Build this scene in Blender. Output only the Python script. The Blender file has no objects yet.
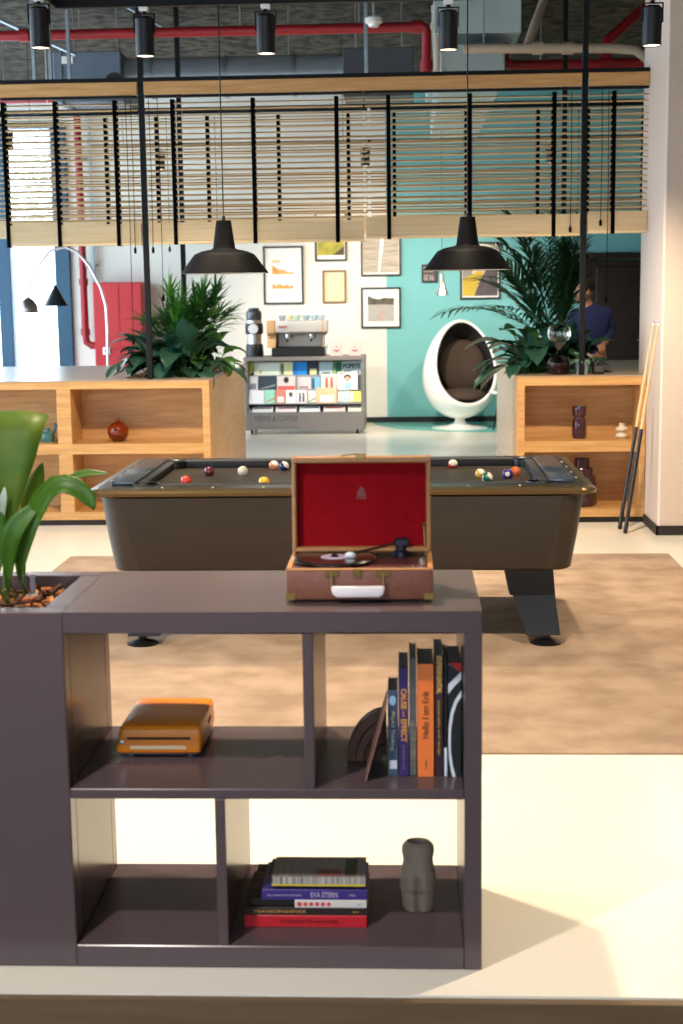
import bpy, bmesh, math, random
from mathutils import Vector, Matrix, Quaternion
random.seed(7)
sc = bpy.context.scene
col = sc.collection
PI = math.pi

# ---------------------------------------------------------------- materials
def lin(c):
    c = c / 255.0
    return c / 12.92 if c <= 0.04045 else ((c + 0.055) / 1.055) ** 2.4
def rgb(h):
    return (lin(int(h[0:2], 16)), lin(int(h[2:4], 16)), lin(int(h[4:6], 16)), 1)
MATS = {}
def mat(name, c, rough=0.5, metal=0.0, spec=0.5, coat=0.0, trans=0.0, ior=1.45, emit=None, es=0, c2=None, nscale=8, nstretch=(1, 1, 1), bump=0.0, detail=3, sheen=0.0, contrast=(0.3, 0.7)):
    if name in MATS: return MATS[name]
    m = bpy.data.materials.new(name); m.use_nodes = True
    nt = m.node_tree; b = nt.nodes['Principled BSDF']
    b.inputs['Base Color'].default_value = rgb(c)
    b.inputs['Roughness'].default_value = rough
    b.inputs['Metallic'].default_value = metal
    b.inputs['Specular IOR Level'].default_value = spec
    b.inputs['Coat Weight'].default_value = coat
    b.inputs['Coat Roughness'].default_value = 0.15
    b.inputs['Transmission Weight'].default_value = trans
    b.inputs['IOR'].default_value = ior
    b.inputs['Sheen Weight'].default_value = sheen
    if emit:
        b.inputs['Emission Color'].default_value = rgb(emit); b.inputs['Emission Strength'].default_value = es
    if c2 or bump:
        tc = nt.nodes.new('ShaderNodeTexCoord'); mp = nt.nodes.new('ShaderNodeMapping'); nz = nt.nodes.new('ShaderNodeTexNoise')
        mp.inputs['Scale'].default_value = nstretch
        nz.inputs['Scale'].default_value = nscale; nz.inputs['Detail'].default_value = detail
        nt.links.new(tc.outputs['Object'], mp.inputs['Vector']); nt.links.new(mp.outputs['Vector'], nz.inputs['Vector'])
        if c2:
            cr = nt.nodes.new('ShaderNodeValToRGB')
            cr.color_ramp.elements[0].position = contrast[0]; cr.color_ramp.elements[1].position = contrast[1]
            cr.color_ramp.elements[0].color = rgb(c); cr.color_ramp.elements[1].color = rgb(c2)
            nt.links.new(nz.outputs['Fac'], cr.inputs['Fac']); nt.links.new(cr.outputs['Color'], b.inputs['Base Color'])
        if bump:
            bp = nt.nodes.new('ShaderNodeBump'); bp.inputs['Strength'].default_value = bump; bp.inputs['Distance'].default_value = 0.02
            nt.links.new(nz.outputs['Fac'], bp.inputs['Height']); nt.links.new(bp.outputs['Normal'], b.inputs['Normal'])
    MATS[name] = m
    return m
def nodes(m):
    return m.node_tree.nodes, m.node_tree.links, m.node_tree.nodes['Principled BSDF']

# ---------------------------------------------------------------- geometry helper
class B:
    def __init__(s): s.bm = bmesh.new(); s.mi = 0
    def _join(s, t):
        me = bpy.data.meshes.new('tmp'); 
        for f in t.faces: f.material_index = s.mi
        t.to_mesh(me); t.free(); s.bm.from_mesh(me); bpy.data.meshes.remove(me)
    def box(s, x0, x1, y0, y1, z0, z1, bev=0.0, seg=1, M=None):
        t = bmesh.new(); bmesh.ops.create_cube(t, size=1)
        bmesh.ops.scale(t, vec=(x1 - x0, y1 - y0, z1 - z0), verts=t.verts)
        if bev:
            bmesh.ops.bevel(t, geom=list(t.edges), offset=min(bev, abs(x1-x0)*.49, abs(y1-y0)*.49, abs(z1-z0)*.49), segments=seg, profile=0.5, affect='EDGES')
        bmesh.ops.translate(t, vec=((x0 + x1) / 2, (y0 + y1) / 2, (z0 + z1) / 2), verts=t.verts)
        if M is not None: bmesh.ops.transform(t, matrix=M, verts=t.verts)
        s._join(t); return s
    def lathe(s, prof, c=(0, 0, 0), seg=24, M=None, sx=1, sy=1):
        t = bmesh.new(); rings = []
        for r, z in prof:
            if r < 1e-6: rings.append([t.verts.new((0, 0, z))])
            else: rings.append([t.verts.new((r * sx * math.cos(2 * PI * k / seg), r * sy * math.sin(2 * PI * k / seg), z)) for k in range(seg)])
        for a, b in zip(rings, rings[1:]):
            for k in range(seg):
                q = [a[k % len(a)], a[(k + 1) % len(a)], b[(k + 1) % len(b)], b[k % len(b)]]
                u = []
                for v in q:
                    if v not in u: u.append(v)
                if len(u) > 2:
                    try: t.faces.new(u)
                    except ValueError: pass
        if M is not None: bmesh.ops.transform(t, matrix=M, verts=t.verts)
        bmesh.ops.translate(t, vec=c, verts=t.verts)
        bmesh.ops.recalc_face_normals(t, faces=t.faces)
        s._join(t); return s
    def tube(s, pts, r, seg=8, cap=True):
        t = bmesh.new(); pts = [Vector(p) for p in pts]; n = len(pts)
        rs = r if isinstance(r, (list, tuple)) else [r] * n
        rings = []; prev = None
        for i, p in enumerate(pts):
            d = (pts[min(i + 1, n - 1)] - pts[max(i - 1, 0)]).normalized()
            if prev is None:
                a = d.orthogonal().normalized()
            else:
                a = (prev - d * prev.dot(d)).normalized()
            prev = a; b = d.cross(a)
            rings.append([t.verts.new(p + (a * math.cos(2 * PI * k / seg) + b * math.sin(2 * PI * k / seg)) * rs[i]) for k in range(seg)])
        for u, v in zip(rings, rings[1:]):
            for k in range(seg): t.faces.new((u[k], u[(k + 1) % seg], v[(k + 1) % seg], v[k]))
        if cap:
            t.faces.new(list(reversed(rings[0]))); t.faces.new(rings[-1])
        bmesh.ops.recalc_face_normals(t, faces=t.faces)
        s._join(t); return s
    def prism(s, poly, axis, a0, a1, bev=0.0, M=None, seg=2):
        t = bmesh.new()
        def P(u, v, a): return (a, u, v) if axis == 'x' else ((u, a, v) if axis == 'y' else (u, v, a))
        A = [t.verts.new(P(u, v, a0)) for u, v in poly]; C = [t.verts.new(P(u, v, a1)) for u, v in poly]
        n = len(poly)
        t.faces.new(A); t.faces.new(list(reversed(C)))
        for k in range(n): t.faces.new((A[k], C[k], C[(k + 1) % n], A[(k + 1) % n]))
        bmesh.ops.recalc_face_normals(t, faces=t.faces)
        if bev: bmesh.ops.bevel(t, geom=list(t.edges), offset=bev, segments=seg, profile=0.5, affect='EDGES')
        if M is not None: bmesh.ops.transform(t, matrix=M, verts=t.verts)
        s._join(t); return s
    def loft(s, loops, cap0=True, cap1=True, closed=True, M=None):
        t = bmesh.new(); R = [[t.verts.new(p) for p in L] for L in loops]; n = len(loops[0])
        for a, b in zip(R, R[1:]):
            for k in range(n if closed else n - 1): t.faces.new((a[k], a[(k + 1) % n], b[(k + 1) % n], b[k]))
        if cap0: t.faces.new(list(reversed(R[0])))
        if cap1: t.faces.new(R[-1])
        if closed: bmesh.ops.recalc_face_normals(t, faces=t.faces)
        if M is not None: bmesh.ops.transform(t, matrix=M, verts=t.verts)
        s._join(t); return s
    def ball(s, c, r, seg=20, sc_=(1, 1, 1), M=None):
        t = bmesh.new(); bmesh.ops.create_uvsphere(t, u_segments=seg, v_segments=max(8, seg // 2), radius=r)
        bmesh.ops.scale(t, vec=sc_, verts=t.verts)
        if M is not None: bmesh.ops.transform(t, matrix=M, verts=t.verts)
        bmesh.ops.translate(t, vec=c, verts=t.verts); s._join(t); return s
    def leaf(s, base, d, length, width, droop=0.5, up=(0, 0, 1), n=9, fold=0.25, tip=0.0, peak=0.45, wave=0.0, roll=0.0):
        """a broad leaf blade: a curved midrib with two folded halves"""
        t = bmesh.new(); p = Vector(base); d = Vector(d).normalized(); up = Vector(up); rows = []
        step = length / n
        for i in range(n + 1):
            f = i / n
            side = d.cross(up)
            if side.length < 1e-3: side = d.cross(Vector((1, 0, 0)))
            side.normalize(); side = Quaternion(d, roll) @ side; nor = side.cross(d)
            if f < peak: w = math.sin(f / peak * PI / 2) ** 0.75
            else: w = max(0.0, math.cos((f - peak) / (1 - peak) * PI / 2)) ** 0.8
            w = max(w, 0.04 if i == 0 else (tip if i == n else 0.03)) * width / 2
            wv = wave * math.sin(f * 9) * width
            a = p + side * w + nor * (fold * w + wv); c = p - side * w + nor * (fold * w - wv)
            rows.append([t.verts.new(q) for q in (a, p + side * w * .5 + nor * fold * w * .35, p, p - side * w * .5 + nor * fold * w * .35, c)])
            p = p + d * step
            d = (d + Vector((0, 0, -1)) * droop / n).normalized()
        for a, b in zip(rows, rows[1:]):
            for k in range(4): t.faces.new((a[k], a[k + 1], b[k + 1], b[k]))
        s._join(t); return s
    def build(s, name, m, parent=None, loc=None, smooth=True, org=None, angle=35):
        me = bpy.data.meshes.new(name)
        if org is None:
            org = Vector((0, 0, 0)); q = parent
            while q is not None: org = org + q.location; q = q.parent
        else: org = Vector(org)
        if org.length > 0: bmesh.ops.translate(s.bm, vec=-org, verts=s.bm.verts)
        s.bm.to_mesh(me); s.bm.free()
        for mm in (m if isinstance(m, (list, tuple)) else [m]): me.materials.append(mm)
        o = bpy.data.objects.new(name, me); col.objects.link(o)
        if parent is not None: o.parent = parent
        elif org.length > 0: o.location = org
        if smooth:
            for p in me.polygons: p.use_smooth = True
            try: me.set_sharp_from_angle(angle=math.radians(angle))
            except Exception: pass
        return o

def tag(o, label=None, cat=None, group=None, kind=None):
    if label: o['label'] = label
    if cat: o['category'] = cat
    if group: o['group'] = group
    if kind: o['kind'] = kind
    return o
def thing(name, label, cat, loc, group=None):
    o = bpy.data.objects.new(name, None); col.objects.link(o); o.location = loc; o.empty_display_size = 0.1
    return tag(o, label, cat, group)
def kids(o): return [c for c in bpy.data.objects if c.parent == o]
def copy_tree(o, parent=None):
    c = o.copy(); col.objects.link(c)
    if parent is not None: c.parent = parent
    for ch in kids(o): copy_tree(ch, c)
    return c
def struct(b, name, m, smooth=False): return tag(b.build(name, m, smooth=smooth), kind='structure')

def text_mesh(txt, size, depth=0.0006, align='CENTER', sx=1.0, bold=0.0):
    cu = bpy.data.curves.new('t', 'FONT'); cu.body = txt; cu.size = size; cu.extrude = depth; cu.align_x = align; cu.align_y = 'CENTER'; cu.offset = bold
    cu.resolution_u = 3
    o = bpy.data.objects.new('t', cu); col.objects.link(o)
    dg = bpy.context.evaluated_depsgraph_get(); dg.update()
    me = bpy.data.meshes.new_from_object(o.evaluated_get(dg))
    bpy.data.objects.remove(o); bpy.data.curves.remove(cu)
    if sx != 1.0: me.transform(Matrix.Diagonal((sx, 1, 1, 1)))
    return me
def lettering(txt, size, m, parent, world, rot=(PI / 2, 0, 0), sx=1.0, fit=None, name='lettering', bold=0.0):
    """flat letters, by default facing -y"""
    me = text_mesh(txt, size, sx=sx, bold=bold)
    if fit:
        xs = [v.co.x for v in me.vertices]; w = max(xs) - min(xs)
        me.transform(Matrix.Diagonal((fit / w, 1, 1, 1)))
    me.materials.clear(); me.materials.append(m)
    org = Vector((0, 0, 0)); q = parent
    while q is not None: org += q.location; q = q.parent
    from mathutils import Euler
    me.transform(Matrix.Translation(Vector(world) - org) @ Euler(rot).to_matrix().to_4x4())
    o = bpy.data.objects.new(name, me); col.objects.link(o); o.parent = parent
    return o

# ---------------------------------------------------------------- palette
oak = mat('oak', 'C99A62', 0.42, c2='B07F48', nscale=3.0, nstretch=(1.2, 12, 14), detail=4)
oak_side = mat('oak_side', 'CDA06A', 0.4, c2='B88A54', nscale=3.0, nstretch=(14, 1.2, 14), detail=4)
slat_wood = mat('slat_wood', 'F0D4A8', 0.5, c2='E0BE8C', nscale=2.0, nstretch=(1, 30, 60))
black_steel = mat('black_steel', '08080A', 0.5, spec=.25)
black_tape = mat('black_tape', '060607', 0.9, spec=.05)
dark_laminate = mat('dark_laminate', '524446', 0.24, c2='534547', nscale=60, nstretch=(1, 1, 6))
dark_skirting = mat('dark_skirting', '2A211C', 0.6)
white_paint = mat('white_paint', 'E4DED6', 0.6)
brass = mat('brass', '7E6338', 0.4, metal=1)
chrome = mat('chrome', 'D8D8DC', 0.12, metal=1)
steel = mat('brushed_steel', 'B9B7B4', 0.3, metal=0.9)
galvanised = mat('galvanised', '9CA3A8', 0.4, metal=0.75, c2='868D92', nscale=6)
black_plastic = mat('black_plastic', '141416', 0.35)
white_plastic = mat('white_plastic', 'EDEAE8', 0.3)
glass = mat('clear_glass', 'FFFFFF', 0.02, trans=1.0, ior=1.28)
red_paint = mat('red_paint', 'B81D22', 0.35)
paper_white = mat('paper_white', 'EEEAE2', 0.6)

def translucent(m, amount=.35, tint=None):
    """let some light through a leaf blade"""
    ns, ln, pb = nodes(m); out = ns['Material Output']; tr = ns.new('ShaderNodeBsdfTranslucent'); mx = ns.new('ShaderNodeMixShader'); mx.inputs[0].default_value = amount
    if pb.inputs['Base Color'].links: ln.new(pb.inputs['Base Color'].links[0].from_socket, tr.inputs['Color'])
    else: tr.inputs['Color'].default_value = pb.inputs['Base Color'].default_value
    ln.new(pb.outputs[0], mx.inputs[1]); ln.new(tr.outputs[0], mx.inputs[2]); ln.new(mx.outputs[0], out.inputs['Surface'])
    return m

# ---------------------------------------------------------------- the room
CEIL = 4.15
BW = 17.95
# floor: glossy cream resin with a teal painted disc by the back wall
fm = mat('resin_floor', 'EDE6D8', 0.2, spec=0.5, c2='E8DFCE', nscale=0.8)
ns, ln, pb = nodes(fm)
tc = ns.new('ShaderNodeTexCoord'); sx_ = ns.new('ShaderNodeVectorMath'); sx_.operation = 'DISTANCE'; sx_.inputs[1].default_value = (1.1, 18.0, 0)
ln.new(tc.outputs['Object'], sx_.inputs[0])
lt = ns.new('ShaderNodeMath'); lt.operation = 'LESS_THAN'; lt.inputs[1].default_value = 1.52
ln.new(sx_.outputs['Value'], lt.inputs[0])
mx = ns.new('ShaderNodeMix'); mx.data_type = 'RGBA'; mx.inputs[7].default_value = rgb('7CC2B8')
ln.new(lt.outputs[0], mx.inputs[0]); ln.new(pb.inputs['Base Color'].links[0].from_socket, mx.inputs[6]); ln.new(mx.outputs[2], pb.inputs['Base Color'])
struct(B().box(-6.2, 4.2, 3.078, 18.2, -0.12, 0.0), 'floor', fm)
struct(B().box(-6.2, 4.2, -3.2, 3.078, -0.40, -0.17), 'floor_lower', mat('lower_floor', '5E4A36', 0.5))
struct(B().box(-6.2, 4.2, 3.053, 3.078, -0.17, -0.006), 'trim_1', mat('step_riser', '6E5A42', 0.45, c2='644F38', nscale=3, nstretch=(1, 1, 10)))
cm = mat('raw_concrete', '2E2B27', 0.95, c2='5E584F', nscale=9, bump=1.0, detail=8, spec=.1, contrast=(.35, .65))
struct(B().box(-6.2, 4.2, -3.2, 18.2, CEIL, CEIL + 0.2), 'ceiling', cm)
# back wall with a tall opening for the window; painted teal from x = -0.23 rightwards
wm = mat('painted_wall', 'E8DDC8', 0.7)
ns, ln, pb = nodes(wm)
tc = ns.new('ShaderNodeTexCoord'); sp = ns.new('ShaderNodeSeparateXYZ'); ln.new(tc.outputs['Object'], sp.inputs[0])
gt = ns.new('ShaderNodeMath'); gt.operation = 'GREATER_THAN'; gt.inputs[1].default_value = -0.225; ln.new(sp.outputs['X'], gt.inputs[0])
mx = ns.new('ShaderNodeMix'); mx.data_type = 'RGBA'; mx.inputs[6].default_value = rgb('E9E2D6'); mx.inputs[7].default_value = rgb('78BABA')
ln.new(gt.outputs[0], mx.inputs[0]); ln.new(mx.outputs[2], pb.inputs['Base Color'])
WX0, WX1, WZ1 = -5.95, -4.18, 3.74
b = B(); b.box(WX1, 4.2, BW, BW + 0.22, 0, CEIL); b.box(-6.2, WX0, BW, BW + 0.22, 0, CEIL); b.box(WX0, WX1, BW, BW + 0.22, WZ1, CEIL)
struct(b, 'wall_back', wm)
struct(B().box(-4.05, 4.2, BW - 0.025, BW - 0.002, 0, 0.065), 'baseboard_back', mat('black_skirting', '1B1B1D', 0.5))
# window at the far left of the back wall
wf = mat('blue_steel', '234A63', 0.4)
b = B()
for x0, x1 in ((-5.95, -5.87), (-5.10, -4.93), (-4.37, -4.18)): b.box(x0, x1, BW - 0.06, BW + 0.1, 0, WZ1, 0.008)
b.box(-5.95, -4.18, BW - 0.05, BW + 0.1, WZ1 - 0.06, WZ1, 0.006); b.box(-5.95, -4.18, BW - 0.05, BW + 0.1, 0, 0.08, 0.006)
wfo = struct(b, 'window_1', wf)
pane_m = mat('pane', 'FFFFFF', 0.0, trans=1.0, ior=1.02)
for x0, x1 in ((-5.86, -5.11), (-4.92, -4.38)):
    B().box(x0, x1, BW + 0.02, BW + 0.026, 0.08, WZ1 - 0.06).build('window_pane', pane_m, wfo, smooth=False)
# left wall: a run of tall windows between piers
lw = B()
piers = [(-3.2, -2.9), (0.2, 0.5), (3.6, 3.9), (7.0, 7.3), (10.4, 10.7), (13.8, 14.1), (17.5, 18.2)]
for y0, y1 in piers: lw.box(-6.2, -6.0, y0, y1, -0.4, CEIL)
lw.box(-6.2, -6.0, -2.9, 3.6, 0.12, 3.75); lw.box(-6.2, -6.0, -3.2, 18.2, 3.75, CEIL); lw.box(-6.2, -6.0, -3.2, 18.2, -0.4, 0.12)
struct(lw, 'wall_left', white_paint)
for i, (a, c) in enumerate(zip(piers[2:], piers[3:])):
    y0, y1 = a[1], c[0]; b = B(); ym = (y0 + y1) / 2
    for ya, yb in ((y0, y0 + .07), (ym - .04, ym + .04), (y1 - .07, y1)): b.box(-6.15, -6.05, ya, yb, 0.12, 3.75)
    for za, zb in ((0.12, 0.19), (3.68, 3.75)): b.box(-6.15, -6.05, y0, y1, za, zb)
    struct(b, 'window_%d' % (i + 2), wf)
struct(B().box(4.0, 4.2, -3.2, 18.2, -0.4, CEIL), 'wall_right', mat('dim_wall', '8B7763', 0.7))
# rear wall behind the viewpoint, windows across its upper half
b = B(); b.box(-6.2, 4.2, -3.4, -3.2, -0.4, 0.9); b.box(-6.2, 4.2, -3.4, -3.2, 3.2, CEIL)
for x0, x1 in ((-6.2, -5.6), (-2.2, -1.8), (1.4, 4.2)): b.box(x0, x1, -3.4, -3.2, 0.9, 3.2)
struct(b, 'wall_front', white_paint)
for i, (x0, x1) in enumerate(((-5.6, -2.2), (-1.8, 1.4))):
    b = B()
    for xa in (x0, (x0 + x1) / 2 - .035, x1 - .07): b.box(xa, xa + .07, -3.36, -3.26, 0.9, 3.2)
    b.box(x0, x1, -3.36, -3.26, 0.9, 0.97); b.box(x0, x1, -3.36, -3.26, 3.13, 3.2)
    struct(b, 'window_%d' % (i + 6), wf)
# white pillar right of the low shelving
cb = B(); cb.box(1.662, 4.0, 9.36, 10.25, 0, CEIL, 0.012); pil = struct(cb, 'pillar', mat('pillar_paint', 'D3C0B2', 0.65))
b = B(); b.box(1.650, 4.0, 9.346, 9.36, 0, 0.062); b.box(1.650, 1.662, 9.346, 9.87, 0, 0.062); struct(b, 'baseboard_right', dark_skirting)
# dark brown double door in the back wall
b = B()
dm = mat('dark_brown_door', '1E130E', 0.5, c2='251811', nscale=3, nstretch=(8, 8, 1))
for x0, x1 in ((2.28, 3.0), (3.02, 3.74)):
    b.box(x0, x1, BW - 0.07, BW - 0.03, 0.02, 1.98, 0.008); b.box(x0 + .08, x1 - .08, BW - 0.085, BW - 0.069, 0.9, 1.9, 0.01); b.box(x0 + .08, x1 - .08, BW - 0.085, BW - 0.069, 0.15, 0.8, 0.01)
d1 = struct(b, 'door_1', dm)
b = B(); b.box(2.2, 2.28, BW - 0.09, BW - 0.002, 0, 2.07, 0.006); b.box(3.74, 3.82, BW - 0.09, BW - 0.002, 0, 2.07, 0.006); b.box(2.2, 3.82, BW - 0.09, BW - 0.002, 1.99, 2.07, 0.006)
b.build('door_frame', dm, d1)
b = B(); b.tube([(2.94, BW - 0.08, 1.0), (2.94, BW - 0.12, 1.0), (2.86, BW - 0.12, 1.0)], 0.01); b.build('door_handle', chrome, d1)
# the pavement and facade outside
om = mat('pale_paving', 'D8D8D2', 0.8)
struct(B().box(-16, 4.2, 18.25, 34, -0.3, -0.05), 'pavement', om)

# ---------------------------------------------------------------- rug
rm = mat('rug_pile', 'AA927E', 0.95, c2='937C69', nscale=4.5, nstretch=(1, 1, 1), detail=9, bump=0.3, spec=0.05, contrast=(0.38, 0.64))
b = B(); b.box(-2.091, 1.604, 4.815, 8.64, 0.0, 0.011, 0.004)
tag(b.build('rug', rm), 'large flat tan rug with mottled pile under the pool table', 'rug')

# ---------------------------------------------------------------- dark shelving unit in front
F = thing('shelf_unit', 'dark grey open shelf unit with sunken planter, nearest the viewer', 'shelf', (-0.69, 3.455, 0))
y0, y1 = 3.205, 3.705
b = B(); bv = 0.0025
b.box(0.133, 0.174, y0, y1, 0.001, 0.8268, .001)                       # right side
b.box(-0.801, 0.174, y0, y1, 0.827, 0.877, .001)                     # top
b.box(-0.801, 0.133, y0, y1, 0.001, 0.056, bv)                     # bottom
b.box(-0.801, 0.133, y0 + .001, y1 - .001, 0.424, 0.449, bv)       # middle board
b.box(-0.242, -0.217, y0 + .002, y1 - .002, 0.449, 0.827, bv)
b.box(-0.457, -0.432, y0 + .002, y1 - .002, 0.056, 0.424, bv)
b.build('carcass', dark_laminate, F)
b = B()
b.box(-1.75, -0.801, y0, y0 + .056, 0.001, 0.877, bv); b.box(-1.75, -0.801, y1 - .056, y1, 0.001, 0.877, bv)
b.box(-0.857, -0.801, y0 + .056, y1 - .056, 0.001, 0.877, bv); b.box(-1.75, -1.694, y0 + .056, y1 - .056, 0.001, 0.877, bv)
b.box(-1.694, -0.857, y0 + .056, y1 - .056, 0.70, 0.812)
b.build('planter_box', dark_laminate, F)
# bark chips in the planter (uncountable)
b = B()
for k in range(900):
    x = random.uniform(-1.68, -0.87); y = random.uniform(y0 + .068, y1 - .068); s = random.uniform(.006, .019)
    M = Matrix.Translation((x, y, 0.822 + random.uniform(0, .030))) @ Matrix.Rotation(random.uniform(0, 6.28), 4, 'Z') @ Matrix.Rotation(random.uniform(-.6, .6), 4, 'X') @ Matrix.Rotation(random.uniform(-.6, .6), 4, 'Y')
    b.mi = random.choice((0, 0, 1, 2)); b.box(-s, s, -s * .5, s * .5, -.003, .003, M=M)
b.mi = 3; b.box(-1.693, -0.858, y0 + .057, y1 - .057, 0.8125, 0.824)
tag(b.build('bark_mulch', [mat('bark_dark', '4A2817', .9), mat('bark_rust', '8A4B22', .9), mat('bark_tan', 'B07A45', .9), mat('soil', '22160F', 1)], smooth=False), 'reddish brown bark chips filling the planter of the dark shelf', 'mulch', kind='stuff')
# water gauge
t = thing('water_gauge', 'small clear water gauge with round foot standing in bark chips', 'gauge', (-0.955, 3.53, 0.845))
gp = mat('gauge_plastic', 'D6D4E4', 0.15, trans=0.5)
b = B(); b.lathe([(0, 0), (.019, 0), (.019, .005), (.010, .009), (0, .009)], (-0.955, 3.53, .845)); b.build('foot', gp, t)
b = B(); b.lathe([(0, .009), (.0065, .009), (.0065, .05), (.0085, .052), (.0085, .06), (0, .062)], (-0.955, 3.53, .845), 14); b.build('gauge_tube', gp, t)

# broad-leaved plant in the planter
leafm = translucent(mat('leaf_green', '3F6A1C', 0.42, c2='58801F', nscale=5))
leaf_tip = translucent(mat('leaf_lime', '8E9E38', 0.5, c2='4E7A22', nscale=7), .45)
P = thing('leafy_plant', 'tall plant with broad arching green leaves growing from bark chips', 'plant', (-1.0, 3.47, 0.845))
def stem_leaf(pts, widths, m, twist=0, stem_r=.003, base=None, facing=(0, -1, 0.2), fold=.25):
    """petiole from base up to pts[0], then a blade following pts"""
    if base is not None:
        p0 = Vector(base); p1 = Vector(pts[0]); mid = p0.lerp(p1, .5) + Vector((random.uniform(-.01, .01), 0, 0))
        B().tube([p0, mid, p1], [stem_r, stem_r * .9, stem_r * .8], 7).build('stem', leafm, P)
    # smooth the midrib
    V = [Vector(p) for p in pts]; mids = []; W = []
    N = 14
    for i in range(N + 1):
        f = i / N * (len(V) - 1); k = min(int(f), len(V) - 2); u = f - k
        a = V[max(k - 1, 0)]; p, q = V[k], V[k + 1]; r_ = V[min(k + 2, len(V) - 1)]
        mids.append(0.5 * ((2 * p) + (q - a) * u + (2 * a - 5 * p + 4 * q - r_) * u * u + (3 * p - a - 3 * q + r_) * u ** 3))
        W.append(widths[k] * (1 - u) + widths[k + 1] * u)
    t = B(); rows = []; nf = Vector(facing)
    for i in range(N + 1):
        d = (mids[min(i + 1, N)] - mids[max(i - 1, 0)]).normalized(); s = d.cross(nf).normalized(); n = s.cross(d); w = W[i] / 2
        rows.append([mids[i] + s * w + n * fold * w, mids[i] + s * w * .5 + n * fold * w * .4, mids[i], mids[i] - s * w * .5 + n * fold * w * .4, mids[i] - s * w + n * fold * w])
    t.loft(rows, False, False, closed=False)
    o = t.build('leaf', m, P); md = o.modifiers.new('thick', 'SOLIDIFY'); md.thickness = .0012
    return o
# the big leaf, bent over backwards at the top
stem_leaf([(-1.004, 3.47, .975), (-.998, 3.45, 1.04), (-.988, 3.44, 1.13), (-.978, 3.44, 1.22), (-.974, 3.46, 1.285), (-.972, 3.51, 1.318), (-.972, 3.59, 1.315), (-.972, 3.67, 1.27)], [.006, .040, .092, .138, .162, .165, .12, .004], leaf_tip, base=(-1.012, 3.50, .845), facing=(.05, -1, 1.0), fold=-.10)
stem_leaf([(-.976, 3.53, 1.01), (-.962, 3.53, 1.08), (-.935, 3.53, 1.14), (-.915, 3.53, 1.19)], [.006, .032, .045, .003], leaf_tip, base=(-.98, 3.53, .845), facing=(.1, -1, .4), fold=-.2)
stem_leaf([(-.972, 3.48, .895), (-.962, 3.46, .95), (-.938, 3.45, 1.02), (-.903, 3.43, 1.09), (-.858, 3.42, 1.143), (-.812, 3.42, 1.142), (-.775, 3.42, 1.112), (-.764, 3.42, 1.085)], [.004, .034, .05, .060, .056, .05, .036, .002], leafm, base=(-.975, 3.51, .845), facing=(-.1, -1, .75), fold=.3)
stem_leaf([(-.988, 3.44, .90), (-.984, 3.43, .97), (-.968, 3.42, 1.03), (-.938, 3.43, 1.07), (-.90, 3.45, 1.10)], [.004, .036, .052, .045, .01], leafm, base=(-.988, 3.48, .845), facing=(.3, -1, .6), fold=.3)
stem_leaf([(-1.008, 3.42, .93), (-1.008, 3.42, 1.02), (-1.006, 3.42, 1.11), (-1.012, 3.42, 1.17)], [.006, .045, .045, .004], leafm, base=(-1.005, 3.46, .845), facing=(.5, -1, .2))
stem_leaf([(-1.04, 3.55, 1.00), (-1.06, 3.55, 1.10), (-1.09, 3.54, 1.20), (-1.14, 3.52, 1.26), (-1.2, 3.5, 1.25)], [.008, .08, .11, .08, .004], leafm, base=(-1.03, 3.53, .845))
stem_leaf([(-.885, 3.60, 1.115), (-.86, 3.605, 1.140), (-.82, 3.61, 1.152), (-.765, 3.62, 1.15)], [.006, .024, .026, .003], leafm, facing=(-.2, -1, .9))
stem_leaf([(-1.0, 3.44, 1.04), (-.992, 3.42, 1.09), (-.984, 3.41, 1.12), (-.98, 3.41, 1.145)], [.006, .022, .02, .003], mat('leaf_pale', 'A9B7A0', .4), base=(-1.0, 3.47, .845), facing=(0, -1, .2))

# ---------------------------------------------------------------- suitcase record player
case_m = mat('brown_leatherette', '7E4C38', 0.5, c2='713F30', nscale=90, bump=0.08)
trim_m = mat('tan_trim', 'A87443', 0.5)
red_lin = mat('red_lining', '8E0615', 0.9, c2='82050F', nscale=40, spec=.15)
R = thing('record_player', 'open brown suitcase record player with red lined lid', 'record player', (-0.111, 3.42, .8772))
x0, x1, ya, yb = -.2855, .0635, 3.305, 3.545
b = B()
b.box(x0, x1, ya, ya + .012, .883, .955, .005, 2); b.box(x0, x1, yb - .012, yb, .883, .955, .005, 2)
b.box(x0, x0 + .012, ya + .002, yb - .002, .883, .955, .005, 2); b.box(x1 - .012, x1, ya + .002, yb - .002, .883, .955, .005, 2); b.box(x0 + .004, x1 - .004, ya + .004, yb - .004, .883, .90)
b.build('case', case_m, R)
b = B()
for xa, xb, yc, yd in ((x0 - .0005, x1 + .0005, ya - .0005, ya + .013), (x0 - .0005, x1 + .0005, yb - .013, yb + .0005), (x0 - .0005, x0 + .013, ya, yb), (x1 - .013, x1 + .0005, ya, yb)): b.box(xa, xb, yc, yd, .953, .958, .002)
b.build('case_rim', trim_m, R)
b = B(); b.box(x0 + .0125, x1 - .0125, ya + .0125, yb - .0125, .9, .9545); b.build('deck', mat('deck_dark_red', '3A0D12', .4), R)
b = B()
for fx in (x0 + .02, x1 - .02):
    for fy in (ya + .02, yb - .02): b.lathe([(0, 0), (.009, 0), (.010, .006), (0, .006)], (fx, fy, .8772), 14)
b.build('rubber_feet', black_plastic, R)
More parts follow.
